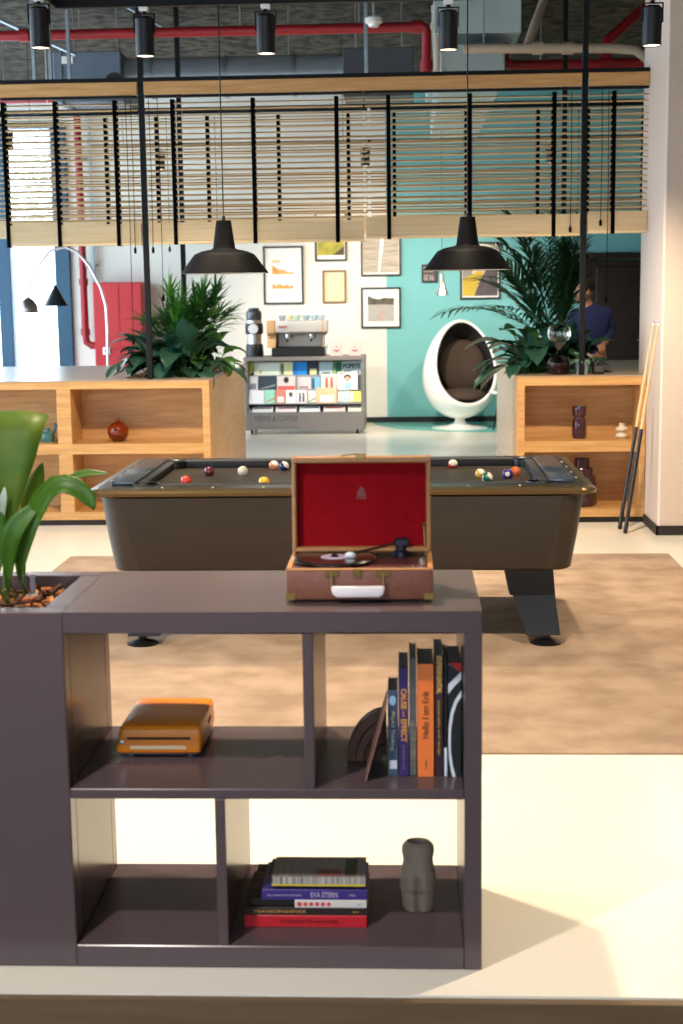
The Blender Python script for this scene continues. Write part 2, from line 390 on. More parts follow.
# lid, standing almost upright on the hinge at the back
ML = Matrix.Translation((-.111, 3.535, .962)) @ Matrix.Rotation(math.radians(-4), 4, 'X')
b = B(); w = .1725
b.box(-w, w, -.012, .003, 0, .238, .003, 1, M=ML)
for a in ((-w, w, -.052, -.010, .222, .238), (-w, w, -.048, -.010, 0, .012), (-w, -w + .011, -.048, -.010, .002, .24), (w - .011, w, -.048, -.010, .002, .24)): b.box(*a, .003, 1, M=ML)
lid = b.build('lid', trim_m, R)
b = B(); b.box(-w + .0112, w - .0112, -.016, -.0125, .0122, .2218, M=ML); b.build('lid_lining', red_lin, lid)
b = B(); b.prism([(-.012, .136), (.012, .136), (.009, .150), (.003, .160), (-.003, .160), (-.009, .150)], 'y', -.0172, -.0161, M=ML); b.box(-.013, .013, -.0172, -.0161, .130, .1335, M=ML); b.build('emblem', mat('emblem_bronze', '6E2A1C', .5), lid)
b = B(); b.box(-.012, .012, -.053, -.047, .232, .2435, .001, M=ML); b.tube([ML @ Vector((-.05, -.03, .239)), ML @ Vector((-.02, -.035, .2435)), ML @ Vector((.012, -.03, .2425))], .0018, 6); b.build('lid_latch', brass, lid)
b = B(); b.tube([(x1 - .016, 3.50, .955), (x1 - .018, 3.515, 1.03)], .0022, 6); b.ball((x1 - .018, 3.514, 1.03), .006, 10); b.build('lid_stay', brass, R)
# front hardware
b = B()
for hx in (-.176, -.054):
    b.box(hx - .017, hx + .017, ya - .003, ya + .001, .938, .953, .001); b.tube([(hx, ya - .004, .948), (hx, ya - .010, .935), (hx, ya - .012, .918)], .0022, 6)
b.build('handle_bracket', brass, R)
b = B(); b.box(-.125, -.105, ya - .003, ya + .001, .936, .957, .001); b.box(-.120, -.110, ya - .006, ya - .002, .942, .953, .001); b.build('latch', brass, R)
b = B()
for cx in (x0, x1):
    s = 1 if cx == x0 else -1
    b.box(min(cx - .001 * s, cx + .022 * s), max(cx - .001 * s, cx + .022 * s), ya - .001, ya + .012, .8825, .9, .001)
b.build('corner_guard', brass, R)
b = B(); b.prism([(-.178, .920), (-.050, .920), (-.052, .903), (-.062, .893), (-.166, .893), (-.176, .903)], 'y', ya - .024, ya - .008, .005); b.build('carry_handle', mat('handle_ivory', 'E6DADA', .4), R)
# record, arm and knobs
b = B(); b.lathe([(0, 0), (.099, 0), (.102, .003), (.102, .007), (.098, .0105), (.036, .0095), (0, .0095)], (-.175, 3.425, .9555), 56); rec = b.build('vinyl_record', mat('vinyl', '0D0D10', .25, coat=.4), R)
b = B(); b.lathe([(0, .0096), (.034, .0096), (.034, .0104), (0, .0106)], (-.175, 3.425, .9555), 40); b.build('record_label', mat('label_pink', 'D9C4D2', .6), rec)
b = B(); b.lathe([(0, .0104), (.011, .0104), (.009, .013), (.004, .017), (0, .017)], (-.175, 3.425, .9555), 16); b.build('spindle', black_plastic, rec)
b = B(); b.lathe([(0, 0), (.021, 0), (.021, .012), (.013, .016), (.013, .03), (0, .03)], (-.012, 3.49, .9547), 20); b.box(-.030, .008, 3.478, 3.505, .980, 1.0, .004); b.build('tonearm_pivot', mat('pivot_blue_black', '171A26', .3), R)
b = B(); b.tube([(-.012, 3.49, .990), (-.07, 3.455, .982), (-.128, 3.425, .974)], .0032, 8); b.build('tonearm', mat('arm_dark', '34251D', .35), R)
b = B(); b.ball((-.136, 3.415, .971), .012, 14, (1.15, .9, .7)); b.build('headshell', white_plastic, R)
b = B(); b.lathe([(0, 0), (.009, 0), (.008, .018), (0, .019)], (.037, 3.37, .9547), 18); b.lathe([(0, 0), (.005, 0), (.005, .006), (0, .006)], (.018, 3.345, .9547), 12); b.build('knob', chrome, R)

# ---------------------------------------------------------------- orange slot player on the middle board
org_m = mat('orange_plastic', 'DC7A0C', 0.32, coat=.2)
T = thing('slot_player', 'rounded orange machine with a long front slot on the dark shelf', 'record player', (-.62, 3.56, .4492))
def rrect(cx, cy, hx, hy, r, z, n=5):
    P_ = []
    for k, (sx1, sy1) in enumerate(((1, 1), (-1, 1), (-1, -1), (1, -1))):
        for i in range(n + 1):
            a = (k + i / n) * PI / 2
            P_.append((cx + sx1 * (hx - r) + r * math.cos(a), cy + sy1 * (hy - r) + r * math.sin(a), z))
    return P_
tcy = 3.556
b = B(); b.loft([rrect(-.627, tcy, .098, .118, .010, .460), rrect(-.627, tcy, .1075, .127, .010, .466), rrect(-.626, tcy, .109, .129, .010, .480), rrect(-.622, tcy + .002, .103, .124, .010, .522), rrect(-.621, tcy + .004, .101, .121, .010, .530), rrect(-.620, tcy + .01, .096, .112, .012, .5345), rrect(-.618, tcy + .02, .085, .085, .018, .537), rrect(-.618, tcy + .03, .05, .05, .018, .5385)]); body = b.build('body', org_m, T, angle=20)
b = B(); b.loft([rrect(-.625, tcy, .090, .11, .010, .4535), rrect(-.625, tcy, .104, .124, .010, .4615)]); b.build('base_tray', mat('grey_lilac', '9C93A0', .45), T)
b = B()
for fx in (-.70, -.55):
    for fy in (tcy - .1, tcy + .1): b.lathe([(0, 0), (.005, 0), (.006, .0048), (0, .0048)], (fx, fy, .4492), 10)
b.build('feet', mat('foot_grey', 'B9B4BC', .5), T)
b = B(); b.box(-.706, -.545, tcy - .1283, tcy - .11, .4985, .504, .001); b.build('record_slot', mat('slot_dark', '2A1208', .8), T)
b = B(); b.box(-.698, -.556, tcy - .1298, tcy - .11, .4735, .483, .001); b.build('front_strip', mat('strip_cream', 'D9BC98', .4), T)
b = B(); b.lathe([(0, 0), (.007, 0), (.006, .006), (0, .007)], (-.719, tcy - .126, .494), 14, M=Matrix.Rotation(PI / 2, 4, 'X')); b.build('switch_knob', chrome, T)
b = B(); b.box(-.5225, -.5165, tcy + .01, tcy + .06, .497, .508, .001); b.build('side_grip', mat('grip_brown', '6B3210', .5), T)

# ---------------------------------------------------------------- upright books on the middle board
page = mat('page_edge', '8E8578', .8, c2='7C7468', nscale=3, nstretch=(200, 1, 1))
def book(x0, x1, ys, ye, z0, z1, cm_, label, group, name='book', rnd=True):
    t = thing(name, label, 'book', ((x0 + x1) / 2, (ys + ye) / 2, z0), group)
    b = B(); th = .0016
    b.box(x0, x1, ys, ys + th * 1.5, z0, z1, .0012); b.box(x0, x0 + th, ys + th, ye, z0, z1, .0005); b.box(x1 - th, x1, ys + th, ye, z0, z1, .0005)
    b.build('cover', cm_, t)
    b = B(); b.box(x0 + th, x1 - th, ys + th * 1.5, ye - .003, z0 + .002, z1 - .003); b.build('pages', page, t, smooth=False)
    return t
UP = 'books standing on the middle board'
Z0 = .4493
navy = mat('cover_steel_blue', '3C4A60', .45)
bk = book(-.0465, -.0225, 3.345, 3.475, Z0, .652, navy, 'slim steel blue paperback with cream title, leftmost of the standing books', UP)
b = B(); b.ball((-.0345, 3.3452, .628), .009, 14, (1, .06, 1.4)); b.build('spine_motif', mat('motif_pale_blue', '8FB2C8', .4), bk)
lettering('Playful Thinking', .0125, mat('ink_cream', 'D9C49A', .6), bk, (-.0345, 3.3444, .556), (PI / 2, PI / 2, 0), fit=.092)
b = B(); b.box(-.0435, -.0255, 3.3442, 3.3456, .466, .486); b.build('spine_label', mat('ink_pale', 'CFCBD0', .6), bk)
bk = book(-.0205, .0035, 3.34, 3.50, Z0, .707, mat('cover_purple', '33205F', .4), 'purple book titled in orange capitals', UP)
og = mat('ink_orange', 'D9972C', .6)
lettering('CAUSE', .0185, og, bk, (-.0085, 3.3392, .633), (PI / 2, PI / 2, 0), fit=.048, bold=.0006); lettering('and', .010, og, bk, (-.0085, 3.3392, .598), (PI / 2, PI / 2, 0)); lettering('EFFECT', .0185, og, bk, (-.0085, 3.3392, .559), (PI / 2, PI / 2, 0), fit=.054, bold=.0006)
lettering('the visual language of change', .0055, mat('ink_dim', 'A07A58', .6), bk, (-.0085, 3.3392, .495), (PI / 2, PI / 2, 0), fit=.058)
bk = book(.0055, .0225, 3.345, 3.51, Z0, .727, mat('cover_grey_green', '4A4A48', .5, c2='5A5E5C', nscale=20), 'mottled grey book between the purple and orange ones', UP)
b = B(); b.box(.0075, .0205, 3.3442, 3.3456, .47, .58); b.build('spine_panel', mat('panel_drab', '7D7660', .6, c2='4A4453', nscale=90), bk)
bk = book(.0245, .0640, 3.335, 3.50, Z0, .7165, mat('cover_orange', 'F07A35', .45), 'thick bright orange book with black spine title', UP)
lettering('Hello I am Erik', .0235, mat('ink_brown', '4A2410', .6), bk, (.0445, 3.3342, .597), (PI / 2, -PI / 2, 0), fit=.112)
lettering('gestalten', .006, mat('ink_brown', '4A2410', .6), bk, (.0445, 3.3342, .480), (PI / 2, -PI / 2, 0))
bk = book(.0660, .0865, 3.34, 3.51, Z0, .737, mat('cover_maroon', '3B1822', .45, c2='2A1418', nscale=14), 'dark maroon book with tall gold spine title', UP)
gd = mat('ink_gold', 'D2A04E', .5)
lettering('EXPERIMENTAL', .016, gd, bk, (.0765, 3.3392, .690), (PI / 2, PI / 2, 0), fit=.088, bold=.0008); lettering('typography and design', .008, gd, bk, (.0765, 3.3392, .565), (PI / 2, PI / 2, 0), fit=.13)
bk = book(.0885, .0955, 3.343, 3.51, Z0, .724, mat('cover_black', '131315', .5), 'thin black book with white spine foot', UP)
b = B(); b.box(.0887, .0953, 3.3422, 3.3436, .4495, .517); b.build('spine_foot', mat('ink_white', 'D8D8DC', .5), bk)
bk = book(.0970, .1300, 3.335, 3.51, Z0, .7205, mat('cover_black', '131315', .5), 'black book with white curves and red top, rightmost on the shelf', UP)
wh = mat('ink_white', 'D8D8DC', .5)
ys = 3.3345
b = B()
b.prism([(.0975, .668), (.1295, .699), (.1295, .681), (.1125, .664), (.0975, .646)], 'y', ys - .0008, ys + .0006)
arc = [(.1295, .655), (.114, .632), (.104, .605), (.0985, .57), (.0978, .53), (.1000, .49), (.105, .46), (.1085, .4496)]
arc2 = [(.1165, .4496), (.1085, .478), (.1035, .515), (.1045, .56), (.110, .598), (.119, .624), (.1295, .640)]
b.prism(arc + arc2, 'y', ys - .0008, ys + .0006); b.build('spine_curve', wh, bk)
b = B(); b.prism([(.101, .7195), (.1295, .7195), (.1295, .698), (.116, .704)], 'y', ys - .0007, ys + .0006); b.build('spine_corner', mat('ink_red', 'B01A1E', .5), bk)
b = B(); b.ball((.0995, ys, .715), .002, 8); b.build('spine_dot', wh, bk)
# the standing books sit near the front edge of the board
for o in bpy.data.objects:
    if o.get('group') == UP: o.location.y -= .042; o.scale = (.985, 1, 1.048)
# wooden arch and card leaning on the books
am = mat('arch_wood', '5B3420', .5, c2='3F2315', nscale=5, nstretch=(2, 2, 20))
t = thing('wooden_arch', 'dark wooden rainbow arch behind the leaning card', 'ornament', (-.098, 3.43, .4493))
for k in range(4):
    fo, fi = 1 - k * .22, 1 - k * .22 - .205
    q1 = [(-.052 - .098 * fo * math.cos(i * PI / 32), .4493 + .130 * fo * math.sin(i * PI / 32)) for i in range(17)]
    q2 = [(-.052 - .098 * fi * math.cos(i * PI / 32), .4493 + .130 * fi * math.sin(i * PI / 32)) for i in range(17)]
    B().prism(q1 + list(reversed(q2)), 'y', 3.41, 3.45, .0015, seg=1).build('arch_band', am, t)
b = B(); b.prism([(-.101, .4495), (-.0985, .4495), (-.0485, .633), (-.0510, .634)], 'y', 3.262, 3.395); tag(b.build('leaning_card', mat('card_dusty_pink', '8A6458', .5), smooth=False, org=(-.1, 3.33, .4495)), 'thin dusty pink card leaning against the slim blue paperback', 'card')

# ---------------------------------------------------------------- pile of books on the bottom board
PB = 'books piled on the bottom board'
def flat_book(x0, x1, ys, ye, z0, z1, cm_, label, pm=page, rot=0):
    t = thing('book', label, 'book', ((x0 + x1) / 2, (ys + ye) / 2, z0), PB)
    b = B(); th = .0016
    b.box(x0, x1, ys, ys + th * 1.6, z0, z1, .0012); b.box(x0, x1, ys + th, ye, z0, z0 + th, .0005); b.box(x0, x1, ys + th, ye, z1 - th, z1, .0005); b.build('cover', cm_, t)
    b = B(); b.box(x0 + .003, x1 - .003, ys + th * 1.6, ye - .003, z0 + th, z1 - th); b.build('pages', pm, t, smooth=False)
    return t
dk = mat('cover_dark_brown', '231712', .5)
bk = flat_book(-.405, -.102, 3.32, 3.54, .0562, .0865, mat('cover_red', 'C4202A', .4), 'big red book at the bottom of the pile')
lettering('A PORTRAIT OF NEW YORK', .0125, mat('ink_dark_red', '5E0E12', .6), bk, (-.245, 3.3192, .071), fit=.145)
bk = flat_book(-.404, -.101, 3.322, 3.545, .0868, .1060, dk, 'black book with gold spine title lying on the red one')
lettering('TRANSCENDENCE', .0095, mat('ink_gold', 'D2A04E', .5), bk, (-.318, 3.3212, .0965), fit=.13); lettering('stories', .006, mat('ink_gold', 'D2A04E', .5), bk, (-.13, 3.3212, .0965))
bk = flat_book(-.280, -.102, 3.322, 3.48, .1063, .1255, mat('cover_offwhite', 'D9CFC8', .5), 'white spined book with six red dots in the pile')
b = B()
for k in range(6): b.lathe([(0, 0), (.0052 if k else .0062, 0), (.0052 if k else .0062, .001), (0, .001)], (-.268 + k * .0145, 3.3222, .116), 12, M=Matrix.Rotation(PI / 2, 4, 'X'))
b.build('spine_dots', mat('ink_coral', 'D2403E', .5), bk)
lettering('atlas', .006, mat('ink_grey', '8C8480', .6), bk, (-.12, 3.3212, .116))
bk = flat_book(-.392, -.284, 3.335, 3.55, .1063, .1252, dk, 'dark book with speckled cover beside the white spined one')
b = B()
for k in range(26): b.ball((random.uniform(-.39, -.37), random.uniform(3.345, 3.54), .1253), random.uniform(.0012, .0032), 6, (1, 1, .2))
b.build('cover_flecks', mat('ink_ember', 'C4692A', .6), bk)
bk = flat_book(-.361, -.101, 3.325, 3.50, .1257, .1515, mat('cover_violet', '3A2A78', .35), 'violet book with pale capitals second from the top of the pile')
lettering('EVA STERN', .019, mat('ink_lilac', 'C9B6C8', .5), bk, (-.207, 3.3242, .1385), fit=.066); lettering('the collected letters and diaries', .006, mat('ink_lilac', 'C9B6C8', .5), bk, (-.305, 3.3242, .138), fit=.085); lettering('PRESS', .006, mat('ink_lilac', 'C9B6C8', .5), bk, (-.138, 3.3242, .138))
bk = flat_book(-.350, -.200, 3.40, 3.50, .1517, .160, mat('cover_umber', '5A3524', .6), 'small brown booklet sticking out under the top grey book')
cg = mat('cover_grey_stripe', '6A5F58', .4, c2='857B74', nscale=2, nstretch=(60, 1, 1))
bk = flat_book(-.336, -.105, 3.328, 3.455, .1605, .184, cg, 'grey striped book with yellow edge on top of the pile')
b = B(); b.box(-.336, -.105, 3.3268, 3.33, .1606, .165); b.build('spine_edge', mat('ink_yellow', 'D8C21E', .5), bk)
b = B(); b.box(-.336, -.105, 3.327, 3.3296, .1652, .1838); b.build('spine_print', mat('spine_stripes', '5A5258', .5, c2='CBBFB2', nscale=1.5, nstretch=(90, 1, 1)), bk)
b = B(); b.box(-.228, -.165, 3.335, 3.375, .1838, .1846); b.build('cover_title', mat('ink_red_dull', '9A3433', .6, c2='6A5F58', nscale=60), bk)
b = B(); b.box(-.157, -.127, 3.335, 3.44, .1838, .1846); b.build('cover_badge', mat('ink_olive', '4C4A1E', .6, c2='3A2E22', nscale=60), bk)

for o in bpy.data.objects:
    if o.get('group') == PB: o.location.y -= .010
# torso vase
vm = mat('grey_ceramic', '8F7A68', 0.7)
def torso(h, a):
    """outline of the vase at height h (0..1), angle a (front is -y)"""
    K = [(0, .036, .026), (.06, .040, .029), (.22, .042, .033), (.38, .046, .041), (.50, .045, .041), (.62, .040, .034), (.74, .037, .031), (.86, .041, .034), (.93, .040, .033), (.975, .034, .027), (1.0, .029, .022)]
    for (h0, a0, b0), (h1, a1, b1) in zip(K, K[1:]):
        if h <= h1:
            u = (h - h0) / (h1 - h0); u = u * u * (3 - 2 * u); rx, ry = a0 + (a1 - a0) * u, b0 + (b1 - b0) * u; break
    x, y = rx * math.cos(a), ry * math.sin(a)
    crease = math.exp(-(x / .008) ** 2) * max(0, min(1, (.66 - h) / .25))
    y *= 1 - .42 * crease
    if y < 0: y *= 1 - .14 * math.exp(-((h - .27) / .025) ** 2)
    return x, y
t = B(); L = []
for i in range(41):
    h = i / 40; L.append([(.025 + torso(h, 2 * PI * k / 48)[0], 3.425 + torso(h, 2 * PI * k / 48)[1], .0562 + h * .180) for k in range(48)])
for f, zz in ((.85, .233), (.8, .22), (.9, .16), (.9, .10)): L.append([(.025 + .028 * f * math.cos(2 * PI * k / 48), 3.425 + .021 * f * math.sin(2 * PI * k / 48), zz) for k in range(48)])
t.loft(L); tag(t.build('torso_vase', vm, org=(.025, 3.425, .0562), angle=60), 'matte grey vase shaped like hips and thighs on the bottom board', 'vase')

# ---------------------------------------------------------------- pool table
PT = thing('pool_table', 'bronze pool table with dark cloth and splayed navy legs on the rug', 'pool table', (-.29, 6.86, .011))
bronze = mat('bronze_laminate', '33281D', 0.42, c2='2D2319', nscale=4, nstretch=(1, 1, 9))
bronze_rail = mat('bronze_rail', '6E5C40', 0.28, metal=.75)
rail_top = mat('rail_top', '2C2926', 0.3, metal=.2)
navy_leg = mat('navy_leg', '0D0F18', 0.45)
cloth = mat('dark_cloth', '2E2D37', 0.9, c2='2A2932', nscale=60, spec=.0)
cx, cy = -.293, 6.86
b = B()
b.loft([rrect(cx, cy, 1.028, .585, .09, .372, 8), rrect(cx, cy, 1.036, .592, .095, .378, 8), rrect(cx, cy, 1.062, .607, .10, .53, 8), rrect(cx, cy, 1.088, .622, .11, .722, 8)], True, True)
b.build('body', bronze, PT)
# face panels and end panels: slightly proud of the rounded corner posts
pm = mat('bronze_panel', '2A2017', 0.36, c2='241B12', nscale=3, nstretch=(1, 1, 8))
for s in (-1, 1):
    q = []
    for z, hx, hy in ((.385, .912, .5935), (.53, .945, .6082), (.712, .985, .6232)): q.append((z, hx, cy + s * hy))
    b = B(); t_ = .004 * s
    b.loft([[(cx - hx, y, z), (cx + hx, y, z), (cx + hx, y + t_ * 1.2, z), (cx - hx, y + t_ * 1.2, z)] for z, hx, y in q]); b.build('side_panel', pm, PT)
b = B()
for xx in (-1.098, -.66, -.29, .08, .285): b.lathe([(0, 0), (.008, 0), (.008, .004), (0, .005)], (xx, cy - .6255, .695), 12, M=Matrix.Rotation(PI / 2, 4, 'X'))
b.build('panel_screws', mat('screw_dark', '2A2219', .4), PT)
# rail: bronze edge and dark flat top with the bed sunk in
def ring(outer, inner): return outer, inner
OX, OY, IX, IY = 1.140, .642, .920, .455
b = B()
O0 = rrect(cx, cy, 1.086, .620, .10, .712, 8); O1 = rrect(cx, cy, OX - .004, OY - .004, .075, .722, 8); O2 = rrect(cx, cy, OX, OY, .072, .735, 8); O3 = rrect(cx, cy, OX - .012, OY - .012, .068, .747, 8); O4 = rrect(cx, cy, OX - .045, OY - .045, .06, .752, 8)
b.loft([O0, O1, O2, O3, O4], False, False); b.build('rail_edge', bronze_rail, PT)
b = B(); I1 = rrect(cx, cy, IX, IY, .05, .752, 8); I2 = rrect(cx, cy, IX, IY, .05, .70, 8)
b.loft([O4, I1, I2], False, False); b.build('rail_top', rail_top, PT)
b = B(); b.box(cx - IX - .01, cx + IX + .01, cy - IY - .01, cy + IY + .01, .690, .714); b.build('bed', cloth, PT)
# six cushions with black noses
cush = mat('cushion_cloth', '26262B', .7)
endc = mat('end_rail_blue', '3B4658', .22, coat=.5)
def cushion(xa, xb, ya_, yb_, m): 
    return B().box(xa, xb, ya_, yb_, .716, .762, .008, 2).build('cushion', m, PT)
for sx1, (xa, xb) in ((-1, (cx - IX + .075, cx - .06)), (1, (cx + .06, cx + IX - .075))):
    B().box(xa, xb, cy + IY - .045, cy + IY + .03, .716, .760, .008, 2).build('cushion', cush, PT)
    B().box(xa, xb, cy - IY - .03, cy - IY + .045, .716, .7525, .008, 2).build('cushion', cush, PT)
for s in (-1, 1):
    xo, xi = cx + s * 1.048, cx + s * .945
    b = B(); b.prism([(xo, .7525), (xi - s * .002, .757), (xi - s * .002, .765), (xo, .772)], 'y', cy - IY - .02, cy + IY - .02, .002)
    b.build('cushion', endc, PT)
    xn = cx + s * .897; B().box(min(xn, xi), max(xn, xi), cy - IY + .05, cy + IY - .05, .716, .757, .006, 2).build('cushion_nose', cush, PT)
b = B()
for k in range(8):
    if k == 4: pass
    b.ball((cx - .80 + k * .2286, cy - .565, .752), .006, 8, (1, 1, .35))
for s in (-1, 1):
    for k in range(4): b.ball((cx + s * 1.075, cy - .33 + k * .2, .7555 if s else .752), .006, 8, (1, 1, .5))
b.build('sight_dots', mat('dot_ivory', 'D9D3C4', .4), PT)
for px_, py_ in ((-1, -1), (1, -1), (-1, 1), (1, 1), (0, -1), (0, 1)):
    b = B(); X = cx + px_ * (IX - .02); Y_ = cy + py_ * (IY + (.012 if px_ == 0 else -.02))
    b.lathe([(.058, .7535), (.064, .757), (.066, .7525), (.060, .70), (.055, .66), (0, .655)], (X, Y_, 0), 20); b.build('pocket', black_plastic, PT)
# legs
for s in (-1, 1):
    for sy_ in (-1, 1):
        def lx(x): return cx + s * (x - cx)
        yt = cy + sy_ * .40; yo = cy + sy_ * .475
        top = [(lx(.445), yt - .08, .372), (lx(.665), yt - .08, .372), (lx(.665), yt + .08, .372), (lx(.445), yt + .08, .372)]
        m1 = [(lx(.472), yt - .072, .235), (lx(.678), yt - .072, .235), (lx(.678), yt + .072, .235), (lx(.472), yt + .072, .235)]
        m2 = [(lx(.486), yt - .072, .232), (lx(.678), yt - .072, .232), (lx(.678), yt + .072, .232), (lx(.486), yt + .072, .232)]
        bot = [(lx(.545), yo - .05, .058), (lx(.697), yo - .05, .058), (lx(.697), yo + .05, .058), (lx(.545), yo + .05, .058)]
        b = B(); b.loft([top, m1, m2, bot]); lg = b.build('leg', navy_leg, PT, angle=20)
        b = B(); b.lathe([(0, 0), (.072, 0), (.072, .006), (.04, .018), (.02, .024), (.02, .06), (0, .06)], (lx(.637), yo, .0113), 24); b.build('levelling_foot', black_plastic, lg)

# balls
BR = .0262; bed = .7142
def pool_ball(px_, py_, c, label, stripe=False, num=None, rotm=None):
    t = thing('pool_ball', label, 'pool ball', (px_, py_, bed), 'balls on the pool table')
    if stripe:
        m = mat('ball_stripe_' + c, 'EDE3D2', .12, coat=.5); ns, ln, pb = nodes(m)
        tc = ns.new('ShaderNodeTexCoord'); sp = ns.new('ShaderNodeSeparateXYZ'); ab = ns.new('ShaderNodeMath'); ab.operation = 'ABSOLUTE'; l2 = ns.new('ShaderNodeMath'); l2.operation = 'LESS_THAN'; l2.inputs[1].default_value = BR * .58
        mx = ns.new('ShaderNodeMix'); mx.data_type = 'RGBA'; mx.inputs[6].default_value = rgb('EDE3D2'); mx.inputs[7].default_value = rgb(c)
        ln.new(tc.outputs['Object'], sp.inputs[0]); ln.new(sp.outputs['Z'], ab.inputs[0]); ln.new(ab.outputs[0], l2.inputs[0]); ln.new(l2.outputs[0], mx.inputs[0]); ln.new(mx.outputs[2], pb.inputs['Base Color'])
    else: m = mat('ball_' + c, c, .12, coat=.5)
    o = B().ball((0, 0, 0), BR, 28).build('shell', m, t, org=(0, 0, 0)); o.location = (0, 0, BR)
    if rotm: o.rotation_euler = rotm
    if num:
        n_, d_ = num; d_ = Vector(d_).normalized(); q = d_.to_track_quat('Z', 'Y').to_matrix().to_4x4()
        b = B(); b.lathe([(0, .0006), (.0065, .0004), (.011, -.0016), (.0095, -.0024)], (0, 0, 0), 18, M=Matrix.Translation((0, 0, BR)) @ q @ Matrix.Translation((0, 0, BR - .0002))); s = b.build('number_spot', mat('ball_ivory', 'EDE3D2', .2), t, org=(0, 0, 0))
        me = text_mesh(n_, .014, .0002); me.materials.clear(); me.materials.append(mat('ball_ink', '17141A', .4))
        me.transform(Matrix.Translation((0, 0, BR)) @ d_.to_track_quat('Z', 'Y').to_matrix().to_4x4() @ Matrix.Translation((0, 0, BR + .0006)))
        o2 = bpy.data.objects.new('number', me); col.objects.link(o2); o2.parent = s
    return t
pool_ball(-1.035, 6.62, 'D2493A', 'solid coral red ball at the left end of the pool table')
pool_ball(-.972, 6.965, '641A30', 'dark maroon ball near the left end of the table')
pool_ball(-.806, 6.975, 'E6DCC6', 'plain ivory cue ball between the maroon and striped balls')
pool_ball(-.672, 7.20, 'E08A5C', 'ivory ball with an orange band near the far cushion', True, rotm=(.35, .5, 0))
pool_ball(-.617, 7.165, '1F2A66', 'navy blue banded ball near the far cushion', True, rotm=(.4, .9, 0))
pool_ball(-.660, 6.56, 'E0AC2A', 'solid yellow ball behind the left edge of the record player lid')
pool_ball(.240, 7.19, 'B0323A', 'red and white banded ball just right of the record player lid', True, rotm=(.75, .2, 0))
pool_ball(.358, 6.80, 'CFA63C', 'mustard yellow banded ball touching the green banded one', True, rotm=(.4, .5, 0))
pool_ball(.384, 6.66, '14604A', 'green and white banded ball right of the lid', True, rotm=(.3, 1.0, 0))
pool_ball(.488, 6.78, '3A2478', 'purple ball with a white number spot', num=('4', (-.1, -1, .15)))
pool_ball(.530, 6.87, 'D96A3A', 'solid orange ball behind the purple one')

# ---------------------------------------------------------------- pendants over the table
sh = mat('shade_charcoal', '08080B', 0.6, spec=.12)
def pendant(x, label):
    t = thing('pendant_lamp', label, 'pendant lamp', (x, 6.9, 1.708), 'black pendants over the pool table')
    prof = [(.2075, .0), (.2085, .004), (.198, .018), (.150, .082), (.143, .090), (.110, .104), (.060, .114), (.053, .122), (.036, .245), (.034, .249), (0, .250)]
    inn = [(.206, .0), (.148, .080), (.105, .100), (.050, .115), (0, .118)]
    B().lathe([(inn[0][0], 0)] + prof[0:], (x, 6.9, 1.708), 56).build('shade', sh, t)
    B().lathe([(r, z + .0005) for r, z in inn], (x, 6.9, 1.708), 56).build('shade_lining', mat('shade_white', 'D9D3C8', .5), t)
    B().lathe([(0, .012), (.028, .035), (.034, .06), (.02, .09), (.014, .116), (0, .116)], (x, 6.9, 1.708), 20).build('bulb', mat('bulb_glass', 'EDE6D6', .3), t)
    B().lathe([(0, .248), (.010, .248), (.008, .27), (.0035, .275)], (x, 6.9, 1.708), 12).build('cable_grip', black_plastic, t)
    B().tube([(x, 6.9, 1.975), (x, 6.9, 4.13)], .0032, 6).build('cable', black_plastic, t)
    B().lathe([(0, -.03), (.045, -.03), (.05, 0), (0, 0)], (x, 6.9, CEIL - .0005), 20).build('ceiling_cup', black_plastic, t)
pendant(-.862, 'black metal pendant lamp over the left half of the pool table')
pendant(.301, 'black metal pendant lamp over the right half of the pool table')

# track and spotlights over the table
tr = thing('light_track', 'black ceiling light track above the pool table', 'light track', (-.2, 6.9, 2.955))
B().box(-1.658, 2.4, 6.882, 6.918, 2.945, 2.985, .003).build('rail', black_steel, tr)
B().box(-1.658, -1.622, 5.2, 6.881, 2.945, 2.985, .003).build('rail', black_steel, tr)
for x in (-1.2, 0.0, 1.3): B().tube([(x, 6.9, 2.985), (x, 6.9, CEIL - .001)], .003, 6).build('suspension_wire', black_steel, tr)
B().tube([(-1.640, 5.8, 2.985), (-1.640, 5.8, CEIL - .001)], .003, 6).build('suspension_wire', black_steel, tr)
lensm = mat('spot_lens', 'FFF0DC', .3, emit='FFE2BE', es=3.0)
def spot(x, y, zt, label, group, r=.044, h=.178):
    t = thing('track_spotlight', label, 'spotlight', (x, y, zt), group)
    B().box(x - .022, x + .022, y - .016, y + .016, zt - .022, zt - .0005, .003).build('track_adapter', white_plastic, t)
    b = B(); b.tube([(x, y, zt - .02), (x, y, zt - .034)], .010, 8)
    b.prism([(x - r - .006, zt - .12), (x - r - .002, zt - .12), (x - r - .002, zt - .036), (x + r + .002, zt - .036), (x + r + .002, zt - .12), (x + r + .006, zt - .12), (x + r + .006, zt - .032), (x - r - .006, zt - .032)], 'y', y - .010, y + .010); b.build('bracket', black_steel, t)
    z0 = zt - .225
    B().lathe([(r - .004, z0 + .004), (r - .002, z0), (r, z0 + .002), (r, z0 + h - .01), (r - .008, z0 + h), (0, z0 + h)], (x, y, 0), 28).build('lamp_body', mat('spot_body', '1E1C1E', .4), t)
    B().lathe([(0, z0 + .006), (r - .004, z0 + .004)], (x, y, 0), 28).build('lens', lensm, t)
SPOTS = [(-1.640, 6.62), (-1.212, 6.9), (-.640, 6.9), (.212, 6.9), (1.152, 6.9)]
for (x, y), lb in zip(SPOTS, ('black spotlight hanging at the left bend of the track', 'black spotlight on the track in front of the left steel post', 'black spotlight on the track above the left pendant', 'black spotlight on the track left of the right pendant cable', 'black spotlight on the track in front of the white pillar')):
    spot(x, y, 2.945, lb, 'spotlights over the pool table')

